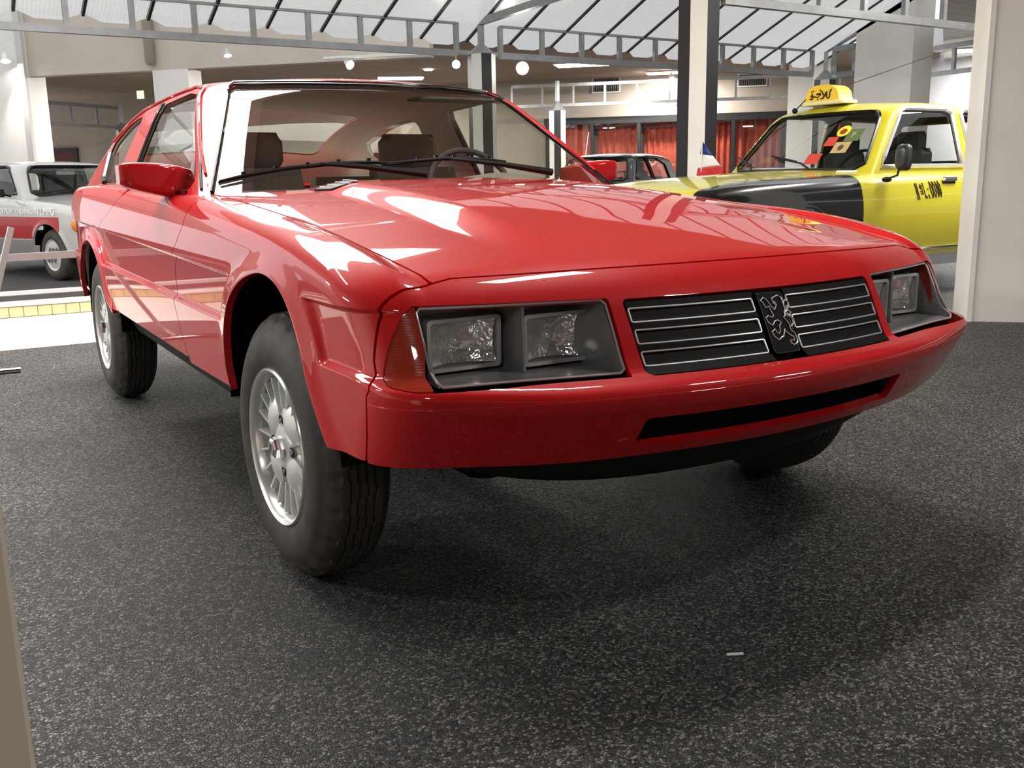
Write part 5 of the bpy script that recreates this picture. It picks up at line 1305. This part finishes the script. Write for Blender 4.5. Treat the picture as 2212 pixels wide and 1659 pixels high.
    # stickers on the windscreen (driver's corner), flat prints on the glass
    def sticker(x, z, w_, h_, col, nm, rnd=False):
        a = [onws(x-w_/2, z-h_/2), onws(x+w_/2, z-h_/2), onws(x+w_/2, z+h_/2), onws(x-w_/2, z+h_/2)]
        if rnd: a = [onws(x+w_/2*math.cos(t), z+h_/2*math.sin(t)) for t in np.linspace(0, 2*math.pi, 21)[:-1]]
        a = [p+np.array([0, .004, 0]) for p in a]
        return MB().add(a+[p+np.array([0, .003, .002]) for p in a], [tuple(range(len(a))), tuple(range(2*len(a)-1, len(a)-1, -1))]).build(nm, col, root)
    pr = lambda n_, c_: mat(n_, c_, rough=.6)
    s1 = sticker(.33, 1.315, .115, .085, pr('sticker_yellow', (.85, .70, .03, 1)), 'windscreen_sticker', True); sticker(.33, 1.313, .06, .04, pr('sticker_maroon', (.3, .03, .02, 1)), 'sticker_print', True).location.y = -.004
    sticker(.445, 1.28, .13, .095, pr('sticker_green', (.09, .14, .05, 1)), 'windscreen_sticker')
    text_mesh('sticker_letter', 'P', .07, pr('sticker_cream', (.6, .5, .35, 1)), root, .0005, frame4(Vector(onws(.445, 1.28))+Vector((0, -.002, 0)), (1, 0, 0), (0, .6, 1)))
    sticker(.27, 1.235, .10, .07, pr('sticker_red', (.50, .05, .03, 1)), 'windscreen_sticker'); sticker(.395, 1.185, .14, .085, pr('sticker_ochre', (.45, .33, .14, 1)), 'windscreen_sticker')
    sticker(.395, 1.185, .045, .04, pr('sticker_brown', (.08, .05, .03, 1)), 'sticker_print', True).location.y = -.004; sticker(.20, 1.10, .13, .08, MATS['sticker_red'], 'windscreen_sticker')
    # front lamps and bumper
    for s_ in (-1, 1):
        p = (s_*.58, -1.02+.05, .70); MB().box(p, (.36, .06, .17), bev=.03).build('headlamp', mat('lamp_clear', (.7, .7, .7, 1), rough=.1, metal=.4), root, True)
    MB().box((0, -1.10, .47), (1.70, .10, .11), bev=.03).build('bumper', CHR, root, True)
    MB().box((0, -1.02, .70), (.72, .05, .16), bev=.01).build('grille', BLK, root)
    return root

def build_white_car():
    WH = mat('pearl_white_paint', (.50, .50, .485, 1), rough=.25, coat=.7)
    root = empty('rally_hatchback', (.357, 9.446, 0), math.radians(20), 'white economy-run hatchback with red side stripe behind the coupe', 'car')
    q = dict(hw=([-.8, -.55, -.2, .5, 2, 3.2], [.68, .735, .765, .785, .785, .72]), edge=([-.8, -.6, -.3, .2, .7, 1.2, 3.0], [.62, .74, .80, .85, .88, .90, .90]), crown=([-.8, -.5, 0, .6, 1.2, 3.0], [.64, .80, .87, .915, .93, .92]),
             roof=([.5, .9, 1.2, 1.7, 2.3, 2.9], [1.18, 1.27, 1.295, 1.305, 1.295, 1.22]), belt=.885, zmid=.60, kside=(.55, .35), front=(-.70, .18, .16), rear=2.95, axles=(0, 2.15), arch_z=.28, arch_r=.335,
             ws=(.52, .85, .22), gside=(.68, .27), rw=(2.85, .45), span=(-.78, 2.95), sill=.25, door=(.50, 1.70), hoodx=.60, ztop=1.245, wheel_r=.275, wheel_x=.745, xe=.64, steer=.33,
             windows=[[(.80, .92), (1.10, 1.22), (1.18, 1.238), (1.62, 1.238), (1.68, 1.21), (1.72, .92)], [(1.80, .92), (1.78, 1.21), (1.84, 1.235), (2.35, 1.22), (2.5, 1.0), (2.46, .92)]], wtrim=.012)
    mats = dict(body=WH, inside=mat('grey_lining', (.16, .155, .15, 1), rough=.8), glass=mat('clear_car_glass', build=glass_build((.86, .87, .86, 1), 1.5)), trim=BLKG, dark=mat('grey_dash', (.06, .06, .06, 1), rough=.6), seat=mat('grey_seat', (.10, .10, .10, 1), rough=.8), rim=mat('silver_cover', (.62, .62, .60, 1), rough=.3, metal=.4))
    Fb, Fg, doors = build_bg_car(root, q, mats); body = Fb
    # red stripe panel along the lower side, white pinstripes, lettering
    STR = mat('stripe_red', (.38, .018, .022, 1), rough=.3, coat=.6)
    arch = lambda P: .34-np.hypot(P[..., 1], np.maximum(P[..., 2]-.28, 0)*1.02)
    ys = np.arange(-.30, 2.2, .03); zz = np.arange(.42, .70, .02); O = np.zeros((len(ys), len(zz), 3)); O[..., 1] = ys[:, None]; O[..., 2] = zz[None]; D = np.zeros_like(O); D[..., 0] = -1
    panel('red_stripe', Fb, O, D, 1, lambda P: np.minimum(np.minimum(np.minimum(P[..., 2]-.445, .685-P[..., 2]), P[..., 1]+.25), -arch(P)), STR, root, off=-.004, lip=0)
    GREYL = mat('lower_grey', (.22, .22, .21, 1), rough=.5); zz = np.arange(.25, .45, .02); O = np.zeros((len(ys), len(zz), 3)); O[..., 1] = ys[:, None]; O[..., 2] = zz[None]; D = np.zeros_like(O); D[..., 0] = -1
    panel('grey_sill', Fb, O, D, 1, lambda P: np.minimum(np.minimum(P[..., 2]-.26, .445-P[..., 2]), -arch(P)), GREYL, root, off=-.003, lip=0)
    def onside(y, z, off=-.006): return Vector(raycast(Fb, np.array([[0, y, z]]), np.array([[-1., 0, 0]]), 1.2, off)[0])
    TW = mat('white_letters', (.95, .95, .93, 1), rough=.4)
    for txt, y, z, sz in (('DETROIT KNOXVILLE', .62, .735, .085), ('912 MPG', .02, .735, .115)):
        text_mesh('side_lettering', txt, sz, TW, root, .001, frame4(onside(y, z, -.010), (0, -1, 0), (-.12*0, 0, 1), (-1, 0, 0)))
    # mirrored banner text on the far windows
    TD = mat('dark_letters', (.12, .11, .10, 1), rough=.6)
    for txt, z in (('THE PEUGEOT', 1.145), ('100 MPG CHALLENGE', 1.045)):
        text_mesh('window_lettering', txt, .085, TD, root, .001, frame4(Vector((0, q['rw'][0]-q['rw'][1]*(z-.885)-.02, z)), (-1, 0, 0), (0, -.41, .91)))
    # corner lamp, bumper, inner mirror, wiper
    a = onside(-.50, .60, -.004); MB().box((a[0]+.05, -.565, .60), (.14, .16, .13), bev=.03).build('corner_lamp', mat('amber_lens', (.75, .25, .02, 1), rough=.2, coat=.5), root, True)
    MB().box((0, -.66, .44), (1.46, .30, .13), bev=.05).build('front_bumper', mat('grey_bumper', (.07, .07, .07, 1), rough=.5), root, True)
    for s_ in (-1, 1): MB().box((s_*.45, -.655, .60), (.34, .08, .14), bev=.02).build('headlamp', mat('lamp_clear', (.7, .7, .7, 1), rough=.1, metal=.4), root, True)
    mi = MB().box((.0, .98, 1.165), (.22, .03, .06), bev=.012).build('rear_view_mirror', mat('mirror_grey', (.45, .45, .45, 1), rough=.3), root, True); MB().sph((0, .975, 1.205), .018, 8, 6).build('mirror_ball', CHR, mi, True)
    ow = lambda x, z: np.array([x, q['ws'][0]+q['ws'][1]*(z-.885)+q['ws'][2]*x*x-.018, z])
    MB().tube([ow(x, .915+.05*(1-(x/.6)**2)) for x in np.linspace(-.55, .45, 9)], .009, 6).build('wiper', BLK, root, True)
    dm = MB().box((-.86, .83, .935), (.14, .07, .085), bev=.03).build('door_mirror', BLK, root, True); MB().tube([(-.80, .83, .92), (-.73, .82, .90)], .015, 6).build('mirror_stalk', BLK, dm, True)
    return root

def build_grey_car():
    GR = mat('dark_grey_paint', (.07, .072, .075, 1), rough=.25, metal=.3, coat=.8)
    root = empty('grey_hatchback', (7.62, 10.75, 0), math.radians(-62), 'dark grey car glimpsed behind the coupe hood, its headrests showing', 'car')
    q = dict(hw=([-.8, -.55, -.2, .5, 2, 3.2], [.70, .76, .79, .81, .81, .74]), edge=([-.8, -.6, -.3, .2, .7, 1.2, 3.0], [.62, .74, .82, .88, .92, .94, .94]), crown=([-.8, -.5, 0, .6, 1.2, 3.0], [.64, .82, .90, .945, .96, .95]),
             roof=([.5, .9, 1.2, 1.7, 2.3, 2.9], [1.28, 1.38, 1.41, 1.425, 1.405, 1.31]), belt=.94, zmid=.60, kside=(.5, .35), front=(-.70, .18, .16), rear=3.0, axles=(0, 2.3), arch_z=.28, arch_r=.335,
             ws=(.55, .70, .20), gside=(.71, .27), rw=(2.9, .6), span=(-.78, 3.0), sill=.25, door=(.55, 1.75), hoodx=.62, ztop=1.36, wheel_r=.28, wheel_x=.75, xe=.66, res=.03,
             windows=[[(.84, .98), (1.08, 1.32), (1.14, 1.345), (1.42, 1.345), (1.58, .98)], [(1.64, .98), (1.48, 1.345), (1.90, 1.34), (2.25, 1.22), (2.36, .98)]], wtrim=.014)
    mats = dict(body=GR, inside=mat('grey_lining', (.16, .155, .15, 1), rough=.8), glass=MATS['clear_car_glass'], trim=BLKG, dark=MATS['grey_dash'], seat=mat('black_seat', (.02, .02, .02, 1), rough=.8), rim=SILV)
    build_bg_car(root, q, mats)
    MB().tube([(-.55, 1.5, 1.41), (-.55, 1.62, 1.80)], .006, 6).build('aerial', SILV, root)
    return root

def build_flag():
    root = empty('flag_on_pole', (4.74, 4.64, 0), 0, 'small blue white and red flag on a pole before the near column', 'flag')
    MB().tube([(0, 0, 0), (0, 0, 1.33)], .008, 8).build('pole', WHT, root); MB().lathe([(0, 0), (.12, 0), (.12, .015), (.02, .03), (0, .03)], 20, lambda a, b, h: (a, b, h)).build('pole_base', SILV, root)
    ex_ = np.array([.66, -.75, 0]); V = {}; cols = (('blue', (.025, .035, .22, 1)), ('white', (.80, .80, .78, 1)), ('red', (.55, .03, .04, 1)))
    for i, (nm, c_) in enumerate(cols):
        W_ = []; F = []; n = 9
        for k in range(7):
            t = (i+k/6)/3; z_l = 1.315-.39*t
            for j in range(n):
                s_ = j/(n-1); wid = .03+.215*min(1, t*1.25)*(1-.0*t); p = ex_*(s_*wid-.055*t)+np.array([0, 0, z_l+.085*s_*t*(1-t)*0-.10*s_*(1-t)*.6+.06*s_*t]); p = p+np.array([.75, .66, 0])*.018*math.sin(s_*7+t*3)
                W_.append(p)
        F = [(k*n+j, k*n+j+1, (k+1)*n+j+1, (k+1)*n+j) for k in range(6) for j in range(n-1)]
        o = mobj(nm+'_stripe', W_, F, mat('flag_'+nm, c_, rough=.8), root, True)
        sm = o.modifiers.new('thick', 'SOLIDIFY'); sm.thickness = .002
    return root

coupe = build_coupe()
build_taxi(); build_white_car(); build_grey_car(); build_flag()
